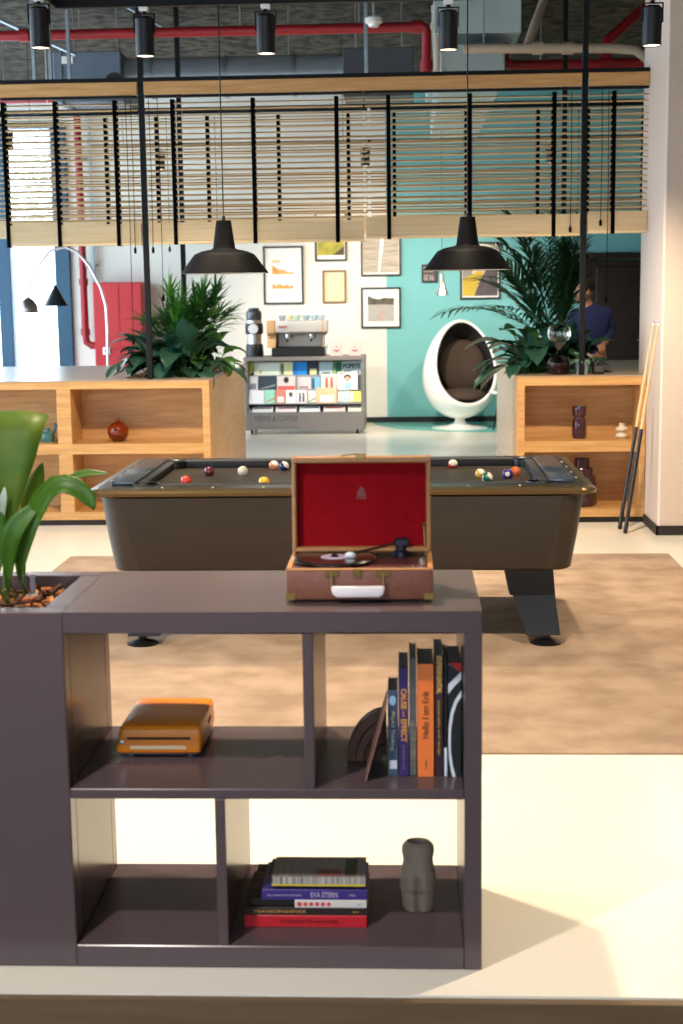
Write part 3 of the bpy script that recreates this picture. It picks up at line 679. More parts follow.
# ---------------------------------------------------------------- oak shelving either side of the passage
YW, YB = 9.88, 12.06
top_m = mat('top_laminate', 'A8927A', 0.28, c2='9C866E', nscale=3, nstretch=(1.5, 12, 1))
bv = .002
# left unit
WL = thing('oak_shelving', 'low oak shelving with planter, left of the passage', 'shelving', (-2.5, 10.9, 0))
b = B(); XL = -4.1
b.box(-1.415, -1.364, YW, YW + .34, .042, 1.02, bv)
for xc in (-2.394, -3.40): b.box(xc - .05, xc + .05, YW + .001, YW + .34, .042, 1.0, bv)
b.box(XL, XL + .05, YW, YW + .34, .042, 1.02, bv)
b.box(XL + .003, -1.368, YW + .0008, YW + .338, .968, 1.0195, bv); b.box(XL + .003, -1.368, YW + .0008, YW + .338, .510, .583, bv); b.box(XL + .003, -1.368, YW + .0008, YW + .338, .0425, .099, bv)
b.build('front_frame', oak, WL)
B().box(XL, -1.364, YW + .34, YW + .36, .042, 1.02).build('back_panel', oak, WL)
b = B(); b.box(-1.394, -1.364, YW + .34, YB, .042, 1.02, bv); b.box(XL, -1.364, YB, YB + .03, .042, 1.02, bv); b.build('side_panel', oak_side, WL)
b = B(); b.box(XL, -2.02, YW, YB + .03, 1.0202, 1.027, .001); b.box(-2.02, -1.364, YW, YW + .30, 1.0202, 1.027, .001); b.box(-1.40, -1.364, YW + .3, YB + .03, 1.0202, 1.027, .001); b.box(-2.02, -1.40, YB - .01, YB + .03, 1.0202, 1.027, .001); b.build('top', top_m, WL)
B().box(XL + .02, -1.384, YW + .03, YB, 0.0, .0415).build('plinth', dark_skirting, WL)
# right unit
WR = thing('oak_shelving', 'low oak shelving with planter, between the passage and the white pillar', 'shelving', (1.2, 10.9, 0))
XR0, XR1 = .775, 1.658
b = B()
b.box(XR0, XR0 + .052, YW, YW + .34, .042, 1.02, bv); b.box(XR1 - .04, XR1, YW, YW + .34, .042, 1.02, bv)
b.box(XR0 + .003, XR1 - .003, YW + .0008, YW + .338, .960, 1.0195, bv); b.box(XR0 + .003, XR1 - .003, YW + .0008, YW + .338, .498, .576, bv); b.box(XR0 + .003, XR1 - .003, YW + .0008, YW + .338, .0425, .098, bv)
b.build('front_frame', oak, WR)
B().box(XR0, XR1, YW + .34, YW + .36, .042, 1.02).build('back_panel', oak, WR)
b = B(); b.box(XR0, XR0 + .03, YW + .34, YB, .042, 1.02, bv); b.box(XR0, 3.2, YB, YB + .03, .042, 1.02, bv); b.box(3.17, 3.2, 10.26, YB, .042, 1.02, bv); b.box(1.68, 3.2, 10.26, 10.29, .042, 1.02, bv); b.build('side_panel', mat('oak_pale', 'CBB69C', .35, c2='BFA88C', nscale=3, nstretch=(14, 1.2, 14)), WR)
b = B(); b.box(XR0, .82, YW, YB + .03, 1.0202, 1.027, .001); b.box(.82, XR1, YW, YW + .36, 1.0202, 1.027, .001); b.box(.82, 3.2, YB - .1, YB + .03, 1.0202, 1.027, .001); b.box(1.50, XR1, YW + .36, YB - .1, 1.0202, 1.027, .001); b.box(XR1, 3.2, 10.26, YB - .1, 1.0202, 1.027, .001); b.build('top', top_m, WR)
b = B(); b.box(XR0 + .02, XR1, YW + .03, 10.0, 0, .0415); b.box(XR0 + .02, 3.18, 10.28, YB, 0, .0415); b.build('plinth', dark_skirting, WR)
# potting soil in both planters
soil = mat('potting_soil', '241A12', 1.0, c2='3A2A1C', nscale=40, bump=.6)
tag(B().box(-2.02, -1.40, YW + .36, YB - .01, .93, .975).build('potting_soil', soil), 'dark soil in the left oak planter', 'soil', kind='stuff')
tag(B().box(.82, 1.50, YW + .36, YB - .1, .93, .975).build('potting_soil', soil), 'dark soil in the right oak planter', 'soil', kind='stuff')

# ---------------------------------------------------------------- black steel frames with posts and beams
FR = thing('steel_frame', 'black steel post and beam frame standing on the front edge of the oak shelving', 'frame', (-.3, 10.0, 1.027))
def post(x, y, z0, par, ztop=CEIL - .001): B().box(x - .019, x + .019, y - .019, y + .019, z0, ztop, .002).build('post', black_steel, par)
for x in (-1.795, 1.228, -4.0): post(x, 10.0, 1.0272, FR)
B().box(-4.6, 1.659, 9.975, 10.02, 3.056, 3.083, .002).build('beam', black_steel, FR)
for xa, xb in ((-4.6, -1.818), (-1.772, 1.205), (1.251, 1.659)): B().box(xa, xb, 9.97, 9.988, 2.968, 3.055, .002).build('valance', oak, FR)
FB = thing('steel_frame', 'black steel post and beam frame along the rear edge of the oak shelving', 'frame', (-.3, 12.0, 1.027))
for x in (-1.845, 1.312, -4.0): post(x, 12.0, 1.0272, FB)
B().box(-4.6, 3.2, 11.985, 12.015, 3.108, 3.138, .002).build('beam', black_steel, FB)

# ---------------------------------------------------------------- wooden venetian blinds
def blind(x0, x1, y, ztop, zb, nst, tapes, cords, label, group, pitch=.0412, tilt=17):
    t = thing('venetian_blind', label, 'venetian blind', ((x0 + x1) / 2, y, ztop), group)
    B().box(x0, x1, y - .02, y + .022, ztop - .016, ztop, .002).build('headrail', black_steel, t)
    b = B(); M0 = Matrix.Rotation(math.radians(tilt), 4, 'X')
    zt = zb + .145; z = ztop - .055
    while z > zt + .02:
        b.box(x0, x1, -.024, .024, -.002, .002, M=Matrix.Translation((0, y, z)) @ M0); z -= pitch
    b.build('slats', slat_wood, t, smooth=False)
    b = B(); z = zb + .024
    b.box(x0, x1, y - .025, y + .025, zb, zb + .022, .003)
    while z < zt:
        b.box(x0 + random.uniform(0, .003), x1 - random.uniform(0, .003), y - .024, y + .024, z, z + .0048); z += .0062
    b.build('gathered_slats', slat_wood, t, smooth=False)
    for tx in tapes:
        b = B(); b.box(tx - .014, tx + .014, y - .0275, y - .0262, zb - .003, ztop - .03); b.box(tx - .014, tx + .014, y - .0275, y + .0275, zb - .0035, zb - .0015); b.box(tx - .014, tx + .014, y + .0262, y + .0275, zb - .003, ztop - .03)
        b.build('ladder_tape', black_tape, t, smooth=False)
    for cx_, zc in cords:
        c = B().tube([(cx_, y - .034, ztop - .03), (cx_ + .004, y - .036, (ztop + zc) / 2), (cx_, y - .034, zc)], .0026, 5).build('pull_cord', black_tape, t)
        B().lathe([(0, .0), (.009, .002), (.010, .03), (.005, .045), (0, .046)], (cx_, y - .034, zc - .03), 10).build('tassel', black_tape, c)
yb_ = 10.0
GF = 'blinds on the front frame'
blind(-2.765, -1.822, yb_, 2.966, 1.958, 0, (-2.752, -2.392, -1.978), ((-1.90, 1.3), (-1.865, 1.93)), 'half raised wooden blind in front of the window, left of the left steel post', GF)
blind(-1.768, -.276, yb_, 2.966, 1.962, 0, (-1.58, -1.027, -.456), ((-1.74, 1.93), (-1.68, 1.6)), 'half raised wooden blind above the left planter', GF)
blind(-.262, 1.203, yb_, 2.966, 1.978, 0, (-.102, .452, 1.022), ((1.135, 2.03),), 'half raised wooden blind above the right pendant lamp', GF)
blind(1.253, 1.656, yb_, 2.966, 1.992, 0, (1.424,), ((1.34, 2.07), (1.385, 1.55)), 'narrow half raised wooden blind beside the white pillar', GF)
GR = 'blinds on the rear frame'
blind(-3.9, -1.875, 12.0, 3.104, 2.10, 0, (-3.3, -2.459, -2.035), ((-1.95, 2.0),), 'wooden blind behind the front ones, left of the rear left post', GR, tilt=15)
blind(-1.82, -.295, 12.0, 3.104, 2.10, 0, (-1.613, -1.027, -.452), ((-1.55, 1.95),), 'wooden blind behind the front ones, above the left planter\'s rear', GR, tilt=15)
blind(-.27, 1.285, 12.0, 3.104, 2.10, 0, (-.076, .511, 1.096), ((1.2, 1.95),), 'wooden blind behind the front ones, across the passage\'s right half', GR, tilt=15)
blind(1.34, 3.1, 12.0, 3.104, 2.10, 0, (1.501, 1.950), ((1.42, 1.85),), 'wooden blind behind the front ones, right of the rear right post', GR, tilt=15)

# ---------------------------------------------------------------- plants in the oak planters
palm_m = translucent(mat('palm_green', '2C5E24', 0.42, c2='1C451C', nscale=5), .25)
kentia_m = translucent(mat('kentia_green', '2C5632', 0.45, c2='1C3F24', nscale=5), .25)
dark_leaf = mat('dark_leaf', '2F5442', 0.26, c2='223F30', nscale=6, coat=.2)
mid_leaf = translucent(mat('mid_leaf', '4B7A2C', 0.35, c2='355E22', nscale=6), .25)
bark = mat('stem_brown', '4A3A22', .8)
def frond(base, d, length, par, m, nl=16, ll=.28, lw=.022, droop=.9, leafdroop=.7, start=.3):
    p = Vector(base); d = Vector(d).normalized(); n = 18; pts = [p.copy()]; dirs = [d.copy()]
    for i in range(n):
        p = p + d * (length / n); d = (d + Vector((0, 0, -1)) * droop / n * (0.3 + 1.4 * i / n)).normalized(); pts.append(p.copy()); dirs.append(d.copy())
    b = B(); b.tube(pts, [.006 * (1 - .75 * i / n) for i in range(n + 1)], 5)
    for k in range(nl):
        f = start + (1 - start) * k / (nl - 1); i = min(n, int(f * n)); pd = dirs[i]
        s = pd.cross(Vector((0, 0, 1)))
        if s.length < .05: s = Vector((1, 0, 0))
        s.normalize(); L = ll * (.55 + .6 * math.sin(PI * min(1, .15 + .75 * (k / nl)))) * random.uniform(.85, 1.1)
        for sg in (-1, 1):
            dd = (s * sg * random.uniform(.8, 1.0) + pd * random.uniform(.6, .95) + Vector((0, 0, random.uniform(.05, .3)))).normalized()
            b.leaf(pts[i], dd, L, lw, leafdroop, n=4, fold=.15, peak=.35)
    return b.build('frond', m, par)
def fan(base, d, par, m, n=9, length=.26, width=.035, stalk=.5):
    """a lady-palm hand: stalk and radiating leaflets"""
    p = Vector(base); d = Vector(d).normalized(); q = p + d * stalk; b = B()
    b.tube([p, p.lerp(q, .5) + Vector((0, 0, .02)), q], [.006, .005, .004], 5)
    s = d.cross(Vector((0, 0, 1))); s = s.normalized() if s.length > .05 else Vector((1, 0, 0)); u = s.cross(d)
    for k in range(n):
        a = (k / (n - 1) - .5) * 2.5
        dd = d * math.cos(a) + s * math.sin(a) + u * random.uniform(.0, .35)
        b.leaf(q, dd, length * random.uniform(.85, 1.15) * (1 - .15 * abs(a)), width, random.uniform(.4, .9), n=5, fold=.3, peak=.35)
    return b.build('frond', m, par)
def broad_plant(name, label, c, n, L, W, m, group, zmin=.2, stalk=.16, seed=1, spread=(-PI, PI)):
    random.seed(seed)
    t = thing(name, label, 'plant', (c[0], c[1], .975), group)
    for k in range(n):
        a = spread[0] + (spread[1] - spread[0]) * (k + random.uniform(-.3, .3)) / n; el = random.uniform(zmin, 1.25)
        d = Vector((math.cos(a) * math.cos(el), math.sin(a) * math.cos(el), math.sin(el)))
        base = Vector((c[0] + random.uniform(-.03, .03), c[1] + random.uniform(-.03, .03), .976)); st = stalk * random.uniform(.7, 1.5); q = base + (d + Vector((0, 0, .5))).normalized() * st
        B().tube([base, base.lerp(q, .5), q], [.006, .005, .004], 5).build('stem', mid_leaf, t)
        o = B().leaf(q, d, L * random.uniform(.75, 1.15), W * random.uniform(.8, 1.15), random.uniform(1.0, 2.0), n=9, fold=.22, wave=.03, roll=random.uniform(-.3, .3)).build('leaf', m, t)
    return t
GP1, GP2 = 'plants in the left planter', 'plants in the right planter'
random.seed(11)
t = thing('fan_palm', 'bright green bushy palm in the left oak planter, behind the left pendant', 'plant', (-1.68, 10.9, .975), GP1)
for k in range(7):
    a = k * 2.4; B().tube([(-1.68 + .06 * math.cos(a), 10.9 + .06 * math.sin(a), .976), (-1.68 + .10 * math.cos(a), 10.9 + .1 * math.sin(a), 1.32 + .03 * k)], .009, 6).build('stem', bark, t)
for k in range(62):
    a = k * 2.399; el = .05 + 1.35 * ((k * .37) % 1)
    d = (math.cos(a) * math.cos(el), math.sin(a) * math.cos(el) * .8, math.sin(el)); r_ = .16 * ((k * .53) % 1)
    fan((-1.67 + r_ * math.cos(a), 10.9 + r_ * math.sin(a), 1.18 + .20 * ((k * .61) % 1)), d, t, palm_m if k % 3 else translucent(mat('palm_bright', '4E8A2C', .4), .25) if 'palm_bright' not in MATS else MATS['palm_bright'], n=11, length=.22, width=.022, stalk=.10 + .20 * ((k * .29) % 1))
broad_plant('peace_lily', 'broad dark leaved plant at the left front of the left oak planter', (-1.80, 10.50), 34, .32, .145, dark_leaf, GP1, .1, seed=3)
broad_plant('peace_lily', 'broad dark leaved plant in the front middle of the left oak planter', (-1.60, 10.42), 34, .32, .15, dark_leaf, GP1, .1, seed=4)
broad_plant('rubber_plant', 'lighter green broad leaved plant at the passage end of the left oak planter', (-1.48, 10.62), 13, .30, .12, mid_leaf, GP1, .2, seed=5)
# two pale lily flowers reaching left
for (px_, pz), lb in (((-2.13, 1.30), 'upper pale lily flower left of the left steel post'), ((-2.12, 1.07), 'lower pale lily flower left of the left steel post')):
    t = thing('lily_flower', lb, 'flower', (-1.86, 10.45, .976), 'pale lily flowers')
    B().tube([(-1.86, 10.45, .976), (-1.95, 10.42, pz - .05), (px_ + .08, 10.4, pz)], .004, 5).build('stem', mid_leaf, t)
    B().leaf((px_ + .08, 10.4, pz), (-1, -.1, -.25), .12, .05, .3, n=6, fold=.6, peak=.4).build('petal', mat('petal_white', 'D9DDE6', .5), t)
random.seed(23)
t = thing('kentia_palm', 'tall feathery dark palm in the right oak planter', 'plant', (1.19, 10.85, .975), GP2)
for k in range(4): B().tube([(1.19 + .04 * math.cos(k * 1.6), 10.85 + .04 * math.sin(k * 1.6), .976), (1.19 + .06 * math.cos(k * 1.6), 10.85 + .06 * math.sin(k * 1.6), 1.35)], .012, 7).build('stem', bark, t)
for k in range(30):
    a = k * 2.399 + .4; el = (.85, 1.2, 1.42, 1.05, 1.3, .65)[k % 6]
    if math.cos(a) > .1: el = max(el, 1.32)
    d = (math.cos(a) * math.cos(el) - .12, math.sin(a) * math.cos(el), math.sin(el))
    frond((1.13 + .05 * math.cos(a), 10.85 + .05 * math.sin(a), 1.12 + .12 * (k % 4)), d, random.uniform(.62, .92) * (.8 if math.cos(a) > .1 else 1), t, kentia_m, nl=20, ll=.25, lw=.021, droop=1.0)
broad_plant('peace_lily', 'broad bluish leaved plant overhanging the left end of the right oak planter', (.93, 10.46), 32, .38, .15, dark_leaf, GP2, .05, seed=6)
broad_plant('peace_lily', 'broad dark leaved plant behind the hourglass', (1.14, 10.56), 28, .34, .14, dark_leaf, GP2, .15, seed=7)
broad_plant('rubber_plant', 'plant with round bright green leaves left of the right planter\'s palm', (.96, 10.75), 9, .22, .13, mid_leaf, GP2, .3, stalk=.26, seed=8)
broad_plant('peace_lily', 'broad dark leaved plant beside the right steel post', (1.31, 10.60), 7, .16, .07, dark_leaf, GP2, .0, seed=9)

# ---------------------------------------------------------------- ornaments in and on the oak shelving
amber = mat('amber_glass', '9A3A12', .06, trans=.75, coat=.3)
t = thing('round_bottle', 'round amber glass vase with tiny neck in the left oak shelving', 'vase', (-2.05, 10.05, .5832))
B().lathe([(0, 0), (.035, 0), (.066, .03), (.077, .070), (.070, .105), (.042, .133), (.022, .140), (.014, .150), (.013, .157), (.019, .163), (.015, .163), (.010, .152), (.018, .138)], (-2.05, 10.05, .5832), 36).build('vessel', amber, t)
teal = mat('teal_glass', '4F8C8A', .1, trans=.5)
t = thing('small_jug', 'small teal glass jug in the oak cell behind the big leaves', 'jug', (-2.565, 10.06, .5832))
B().lathe([(0, 0), (.045, 0), (.052, .03), (.045, .06), (.022, .075), (.020, .09), (.026, .098), (0, .099)], (-2.565, 10.06, .5832), 24).build('vessel', teal, t)
B().tube([(-2.55, 10.06, .64), (-2.515, 10.06, .66), (-2.50, 10.06, .70), (-2.51, 10.06, .715)], .012, 8).build('spout', teal, t)
smoky = mat('plum_glass', '4A2B34', .12, trans=.35, coat=.3)
t = thing('tall_vase', 'tall plum glass vase on the upper right oak shelf', 'vase', (1.222, 10.06, .5762))
B().lathe([(0, 0), (.042, 0), (.048, .02), (.050, .09), (.046, .12), (.038, .145), (.036, .150), (.044, .158), (.048, .17), (.050, .205), (.048, .224), (.044, .226), (.042, .205), (0, .19)], (1.222, 10.06, .5762), 32).build('vessel', smoky, t)
t = thing('stepped_vase', 'stepped plum glass vase on the lower right oak shelf', 'vase', (1.245, 10.06, .0982))
B().lathe([(0, 0), (.096, 0), (.1, .01), (.1, .20), (.094, .215), (.078, .22), (.078, .262), (.072, .272), (.054, .276), (.054, .335), (.049, .335), (.049, .28), (0, .27)], (1.245, 10.06, .0982), 36).build('vessel', smoky, t)
t = thing('ring_vase', 'small cream vase of stacked rings on the upper right oak shelf', 'vase', (1.522, 10.06, .5762))
B().lathe([(0, 0), (.032, 0), (.043, .012), (.043, .022), (.030, .034), (.022, .040), (.024, .046), (.041, .056), (.043, .066), (.034, .078), (.020, .084), (.019, .098), (.022, .104), (.015, .104), (0, .09)], (1.522, 10.06, .5762), 30).build('vessel', mat('cream_ceramic', 'CFC3AC', .35), t)

# hourglass
hx, hy, hz = 1.078, 10.06, 1.0272
t = thing('hourglass', 'clear glass hourglass with red sand on the right oak shelving', 'hourglass', (hx, hy, hz))
prof = [(.050, 0), (.062, .004), (.082, .045), (.084, .075), (.070, .115), (.035, .150), (.012, .165), (.009, .172), (.012, .180), (.035, .200), (.070, .240), (.082, .280), (.078, .318), (.060, .340), (.030, .348), (0, .349)]
inn = [(0, .0025)] + [(max(r - .0025, .004), z) for r, z in prof[1:-2]]
B().lathe([(0, 0)] + prof + [(max(r - .0022, .003), max(.0025, min(z, .3465))) for r, z in reversed(prof[:-1])] + [(0, .0025)], (hx, hy, hz), 40).build('bulbs', glass, t)
B().lathe([(0, .004), (.060, .007), (.077, .040), (.079, .055), (.060, .062), (.03, .07), (0, .075)], (hx, hy, hz), 32).build('sand', mat('red_sand', '7E3226', .9, c2='5E231B', nscale=120), t)
# little pot plant and dark jar beside it
t = thing('small_pot_plant', 'small leafy plant in a pale grey pot beside the hourglass', 'plant', (1.238, 10.06, 1.0272))
B().lathe([(0, 0), (.040, 0), (.056, .09), (.056, .10), (.051, .10), (.048, .085), (0, .082)], (1.238, 10.06, 1.0272), 26).build('pot', mat('pot_grey', '8E9AA0', .35), t)
random.seed(31)
for k in range(16):
    a = k * 2.4; el = random.uniform(.2, 1.2)
    B().leaf((1.238 + .02 * math.cos(a), 10.06 + .02 * math.sin(a), 1.112), (math.cos(a) * math.cos(el), math.sin(a) * math.cos(el), math.sin(el)), random.uniform(.07, .12), .035, 1.6, n=5, fold=.3).build('leaf', mat('sage_leaf', '5E8068', .5), t)
t = thing('candle_jar', 'small dark glass jar right of the pale pot', 'jar', (1.350, 10.05, 1.0272))
B().lathe([(0, 0), (.042, 0), (.044, .004), (.044, .085), (.040, .085), (.038, .06), (0, .058)], (1.350, 10.05, 1.0272), 28).build('vessel', mat('smoked_glass', '1E1A18', .1, coat=.4), t)
B().box(1.318, 1.382, 10.0035, 10.0065, 1.045, 1.085).build('jar_label', mat('label_dark', '3A352C', .6), t)

# cues leaning on the shelving end and pillar
for (xb, ybm, xt), lb in (((1.448, 9.60, 1.652), 'left one of the two pool cues leaning by the white pillar'), ((1.460, 9.43, 1.653), 'right one of the two pool cues leaning by the white pillar')):
    a = Vector((xb, ybm, .0015)); e = Vector((xt, ybm, 1.395)); t = thing('pool_cue', lb, 'pool cue', a, 'cues leaning by the white pillar')
    d = (e - a)
    def pt(f): return a + d * f
    B().tube([pt(0), pt(.004), pt(.02)], [.010, .0145, .0148], 14).build('butt_cap', black_plastic, t)
    B().tube([pt(.0205), pt(.30), pt(.50)], [.0148, .0138, .0118], 14).build('butt', mat('cue_black', '1A1614', .25, coat=.4), t)
    B().tube([pt(.5005), pt(.75), pt(.985)], [.0116, .0088, .0062], 14).build('shaft', mat('cue_maple', 'D8B27C', .3, coat=.3), t)
    B().tube([pt(.9855), pt(.995)], [.0062, .006], 12).build('ferrule', white_plastic, t)
    B().tube([pt(.9955), pt(1.0)], [.006, .0045], 12).build('tip', mat('cue_tip', '2B4A7A', .8), t)

# ---------------------------------------------------------------- newspaper and coffee cart by the back wall
def CX(px): return -1.865 + (px - 243) * .01154
def CZ(py): return (435 - py) * .01158
cart_m = mat('cart_grey', '77726F', 0.45)
CT = thing('magazine_cart', 'grey wheeled magazine cart with NEWS & COFFEE lettering by the back wall', 'cart', (-1.16, 16.75, 0))
X0, X1 = -1.865, -.457; Y0, Y1 = 16.43, 17.02
b = B(); b.box(X0, X1, Y0, Y1, CZ(361.5), CZ(357.5), .006); b.build('worktop', cart_m, CT)
b = B(); b.box(X0 + .01, X0 + .05, Y0 + .01, Y1, .05, CZ(361.5), .004); b.box(X1 - .05, X1 - .005, Y0 + .01, Y1, .06, CZ(361.5), .004); b.box(X0 + .03, X1 - .03, Y1 - .03, Y1, .06, CZ(361.5)); b.build('carcass', cart_m, CT)
b = B(); b.box(X0 + .02, X1 - .02, Y0, Y0 + .03, CZ(430), CZ(413), .004); b.box(X0 + .03, X1 - .03, Y0 + .03, Y1 - .03, CZ(430), CZ(428)); b.build('front_panel', cart_m, CT)
b = B()
for k, py in enumerate((377, 391, 404)):
    y = Y0 + .115 - k * .034
    b.box(X0 + .05, X1 - .05, y - .004, y + .05, CZ(py) - .012, CZ(py)); b.box(X0 + .05, X1 - .05, y - .007, y - .004, CZ(py) - .012, CZ(py) + .012)
b.box(X0 + .05, X1 - .05, Y0 + .03, Y0 + .10, CZ(413) - .01, CZ(413)); b.build('display_ledges', mat('ledge_grey', '97979B', .35), CT)
ck = mat('cart_ink', '4A4644', .6)
lettering('NEWS & COFFEE', .09, ck, CT, (CX(275), Y0 - .0006, CZ(419)), fit=.50); lettering('newspapers   magazines   speciality coffee', .022, ck, CT, (CX(275), Y0 - .0006, CZ(427)), fit=.5)
for wx in (X0 + .08, X1 - .10):
    for wy in (Y0 + .07, Y1 - .08):
        w = B().lathe([(0, -.014), (.016, -.016), (.042, -.014), (.044, -.008), (.044, .008), (.042, .014), (.016, .016), (0, .014)], (wx, wy, .0445), 20, M=Matrix.Rotation(PI / 2, 4, 'Y')).build('wheel', black_plastic, CT)
        b = B(); b.box(wx - .022, wx - .017, wy - .014, wy + .014, .03, .062); b.box(wx + .017, wx + .022, wy - .014, wy + .014, .03, .062); b.box(wx - .022, wx + .022, wy - .02, wy + .02, .058, .064); b.build('fork', chrome, w)
# magazines: (x0, x1, ytop, ybottom, row, cover colour, motif colour, motif kind, label)
MAG = [
 (246, 252, 362, 376, 0, 'BFD96A', '2A2E22', 'corner', 'lime green magazine at the left end of the top row'),
 (252.4, 278.6, 362, 376, 0, 'DDE6D8', 'C9B78A', 'dot', 'wide pale mint magazine in the top row'),
 (279.2, 291.6, 362, 376, 0, 'D5D8A8', '57624E', 'strip', 'pale olive magazine with dark left figure, left of the bright blue one'),
 (292.3, 306, 361, 376, 0, '1F86D8', '176FC0', 'strip', 'plain bright blue magazine in the top row'),
 (306.8, 317.4, 362, 376, 0, '2A3346', 'E0D8A0', 'low', 'dark navy magazine with cream patch, right of the bright blue one'),
 (318.4, 332, 363, 376, 0, 'AEC4CC', '5C6C74', 'low2', 'grey blue magazine in the right half of the top row'),
 (332.6, 340.6, 362, 376, 0, '2C7049', '9CB87A', 'strip', 'dark green magazine left of the POPEYE one'),
 (341.2, 360.4, 361, 376, 0, 'B9C7CC', '3F4A5A', 'scene', 'magazine titled POPEYE at the right end of the top row'),
 (246, 256.6, 376.6, 389.5, 1, 'D5D7E4', '7C8498', 'low', 'pale lilac magazine at the left end of the second row'),
 (257.4, 275, 376.2, 389.5, 1, '35424F', '8E969C', 'diag', 'dark slate magazine in the second row'),
 (276, 294.6, 376.6, 390, 1, 'D3CCC6', 'D2625A', 'portrait_red', 'grey magazine with dark head and red foot in the second row'),
 (295.2, 310.2, 377, 389.5, 1, 'CBC8CE', 'B2757A', 'low2', 'pale grey magazine in the middle of the second row'),
 (311, 320, 378, 389.5, 1, '7FB6D6', '30506A', 'strip', 'sky blue magazine in the second row'),
 (320.6, 336, 375, 389.5, 1, 'E6DCCB', 'B8675A', 'people', 'cream magazine with red figures in the second row'),
 (336.8, 357, 373, 391, 1, 'EFEDEA', '3A2C28', 'portrait', 'large white magazine with portrait of a dark haired person'),
 (357.5, 361, 376, 391, 1, '4B5A52', '2C342E', 'strip', 'dark sliver of a magazine at the right end of the second row'),
 (246, 263, 390.5, 403, 2, 'E9E9EC', 'D4D6E2', 'strip', 'plain white magazine at the left end of the third row'),
 (263.5, 273.8, 390, 403, 2, '9BDCC0', 'D9745F', 'diag', 'mint green magazine with coral streak in the third row'),
 (274.4, 284.2, 390, 403, 2, 'D98A78', 'E9E4DE', 'low', 'coral magazine in the third row'),
 (284.8, 295, 390.6, 403, 2, 'EEECE8', '63504A', 'portrait', 'white magazine with small dark figure in the third row'),
 (295.4, 306, 390.6, 403, 2, 'EAE8E8', '5B6070', 'people', 'white magazine with grey standing figures in the third row'),
 (306.4, 315, 391, 403, 2, 'EDEAE2', '7C9A78', 'diag', 'white magazine with green sprig in the third row'),
 (315.4, 336, 388.5, 403, 2, 'E7BE97', 'F2EFEA', 'low', 'peach magazine with white lower half in the third row'),
 (336.6, 348.6, 391.5, 404, 2, 'ECEDEE', '8CC4E2', 'diag', 'white magazine with sky blue streak in the third row'),
 (349, 360.4, 392, 403, 2, 'E2DC7A', 'F0EDE6', 'strip', 'yellow magazine at the right end of the third row'),
]
for x0, x1, yt, yb, row, cc, mc, kind, lb in MAG:
    y = Y0 + .115 - row * .034 + .004 - (.032 if row and yt < (0, 377, 391)[row] else 0)
    zt, zb_ = CZ(max(yt, 363)), CZ((377, 391, 404)[row]) + .002; xa, xb = CX(x0), CX(x1); h = zt - zb_; w = xb - xa
    t = thing('magazine', lb, 'magazine', ((xa + xb) / 2, y, zb_), 'magazines on the cart')
    lean = .16
    M = Matrix.Translation((xa, y, zb_)) @ Matrix.Rotation(-lean, 4, 'X')
    B().box(0, w, 0, .005, 0, h, M=M).build('cover', mat('mag_' + cc, cc, .35), t, smooth=False)
    b = B(); e = -.0008
    def R_(u0, u1, v0, v1): b.box(u0 * w, u1 * w, e, .001, v0 * h, v1 * h, M=M)
    def D_(u, v, ru, rv): b.lathe([(0, e), (1, e), (1, .001), (0, .001)], (0, 0, 0), 16, M=M @ Matrix.Translation((u * w, 0, v * h)) @ Matrix.Diagonal((ru * w, 1, rv * h, 1)) @ Matrix.Rotation(PI / 2, 4, 'X') @ Matrix.Diagonal((1, 1, -1, 1)))
    if kind == 'corner': b.prism([(w * .3, .02 * h), (w, .02 * h), (w, h * .4)], 'y', e, .001, M=M)
    elif kind == 'dot': D_(.25, .3, .06, .14)
    elif kind == 'strip': R_(.04, .28, .1, .9)
    elif kind == 'low': R_(.2, .85, .08, .5)
    elif kind == 'low2': R_(.2, .8, .12, .25)
    elif kind == 'scene': R_(.1, .5, .1, .35); R_(.5, .9, .1, .28)
    elif kind == 'diag': b.prism([(w * .1, h * .08), (w * .95, h * .3), (w * .95, h * .42), (w * .1, h * .14)], 'y', e, .001, M=M)
    elif kind == 'portrait_red': R_(.04, .96, .02, .3); 
    elif kind == 'people': D_(.35, .7, .1, .1); R_(.25, .45, .1, .6); D_(.68, .72, .1, .1); R_(.58, .78, .1, .62)
    elif kind == 'portrait': D_(.5, .70, .19, .15); D_(.5, .6, .14, .13); 
    o = b.build('cover_print', mat('print_' + mc, mc, .4), t, smooth=False)
    if kind == 'portrait_red': B_ = B(); b = B_; D_(.5, .72, .14, .22); b.build('cover_print', mat('print_2A2626', '2A2626', .4), t, smooth=False)
    if kind == 'portrait' and w > .2:
        b = B(); e = -.0014; D_(.5, .60, .14, .15); b.build('cover_face', mat('print_skin', 'D9AE96', .5), t, smooth=False)
        b = B(); e = -.0012; R_(.38, .68, .04, .40); b.build('cover_shirt', mat('print_sky', '9CC6DE', .5), t, smooth=False)
        b = B(); e = -.0012; R_(.06, .35, .90, .95); b.build('cover_title', mat('print_63504A', '63504A', .4), t, smooth=False)
    if 'POPEYE' in lb: lettering('POPEYE', .075, mat('popeye_green', '1D4A44', .5), t, M @ Vector((w / 2, -.002, h * .66)), (PI / 2 - lean, 0, 0), fit=w * .9, bold=.004)
TR_ = [(243, 249.5, 'BFD0D6', 'folded grey paper at the left end of the low tray'), (250.5, 271.5, 'E9EAEC', 'white newspaper second from the left in the low tray'), (274, 295.5, 'E6DEDC', 'white newspaper with red heading left of the tray middle'), (298, 319, 'E4E4E6', 'plain white newspaper right of the tray middle'), (322.5, 344.5, 'DCCFCE', 'pale pink newspaper with red heading in the low tray'), (347, 360.5, 'ECE7CE', 'cream newspaper at the right end of the low tray')]
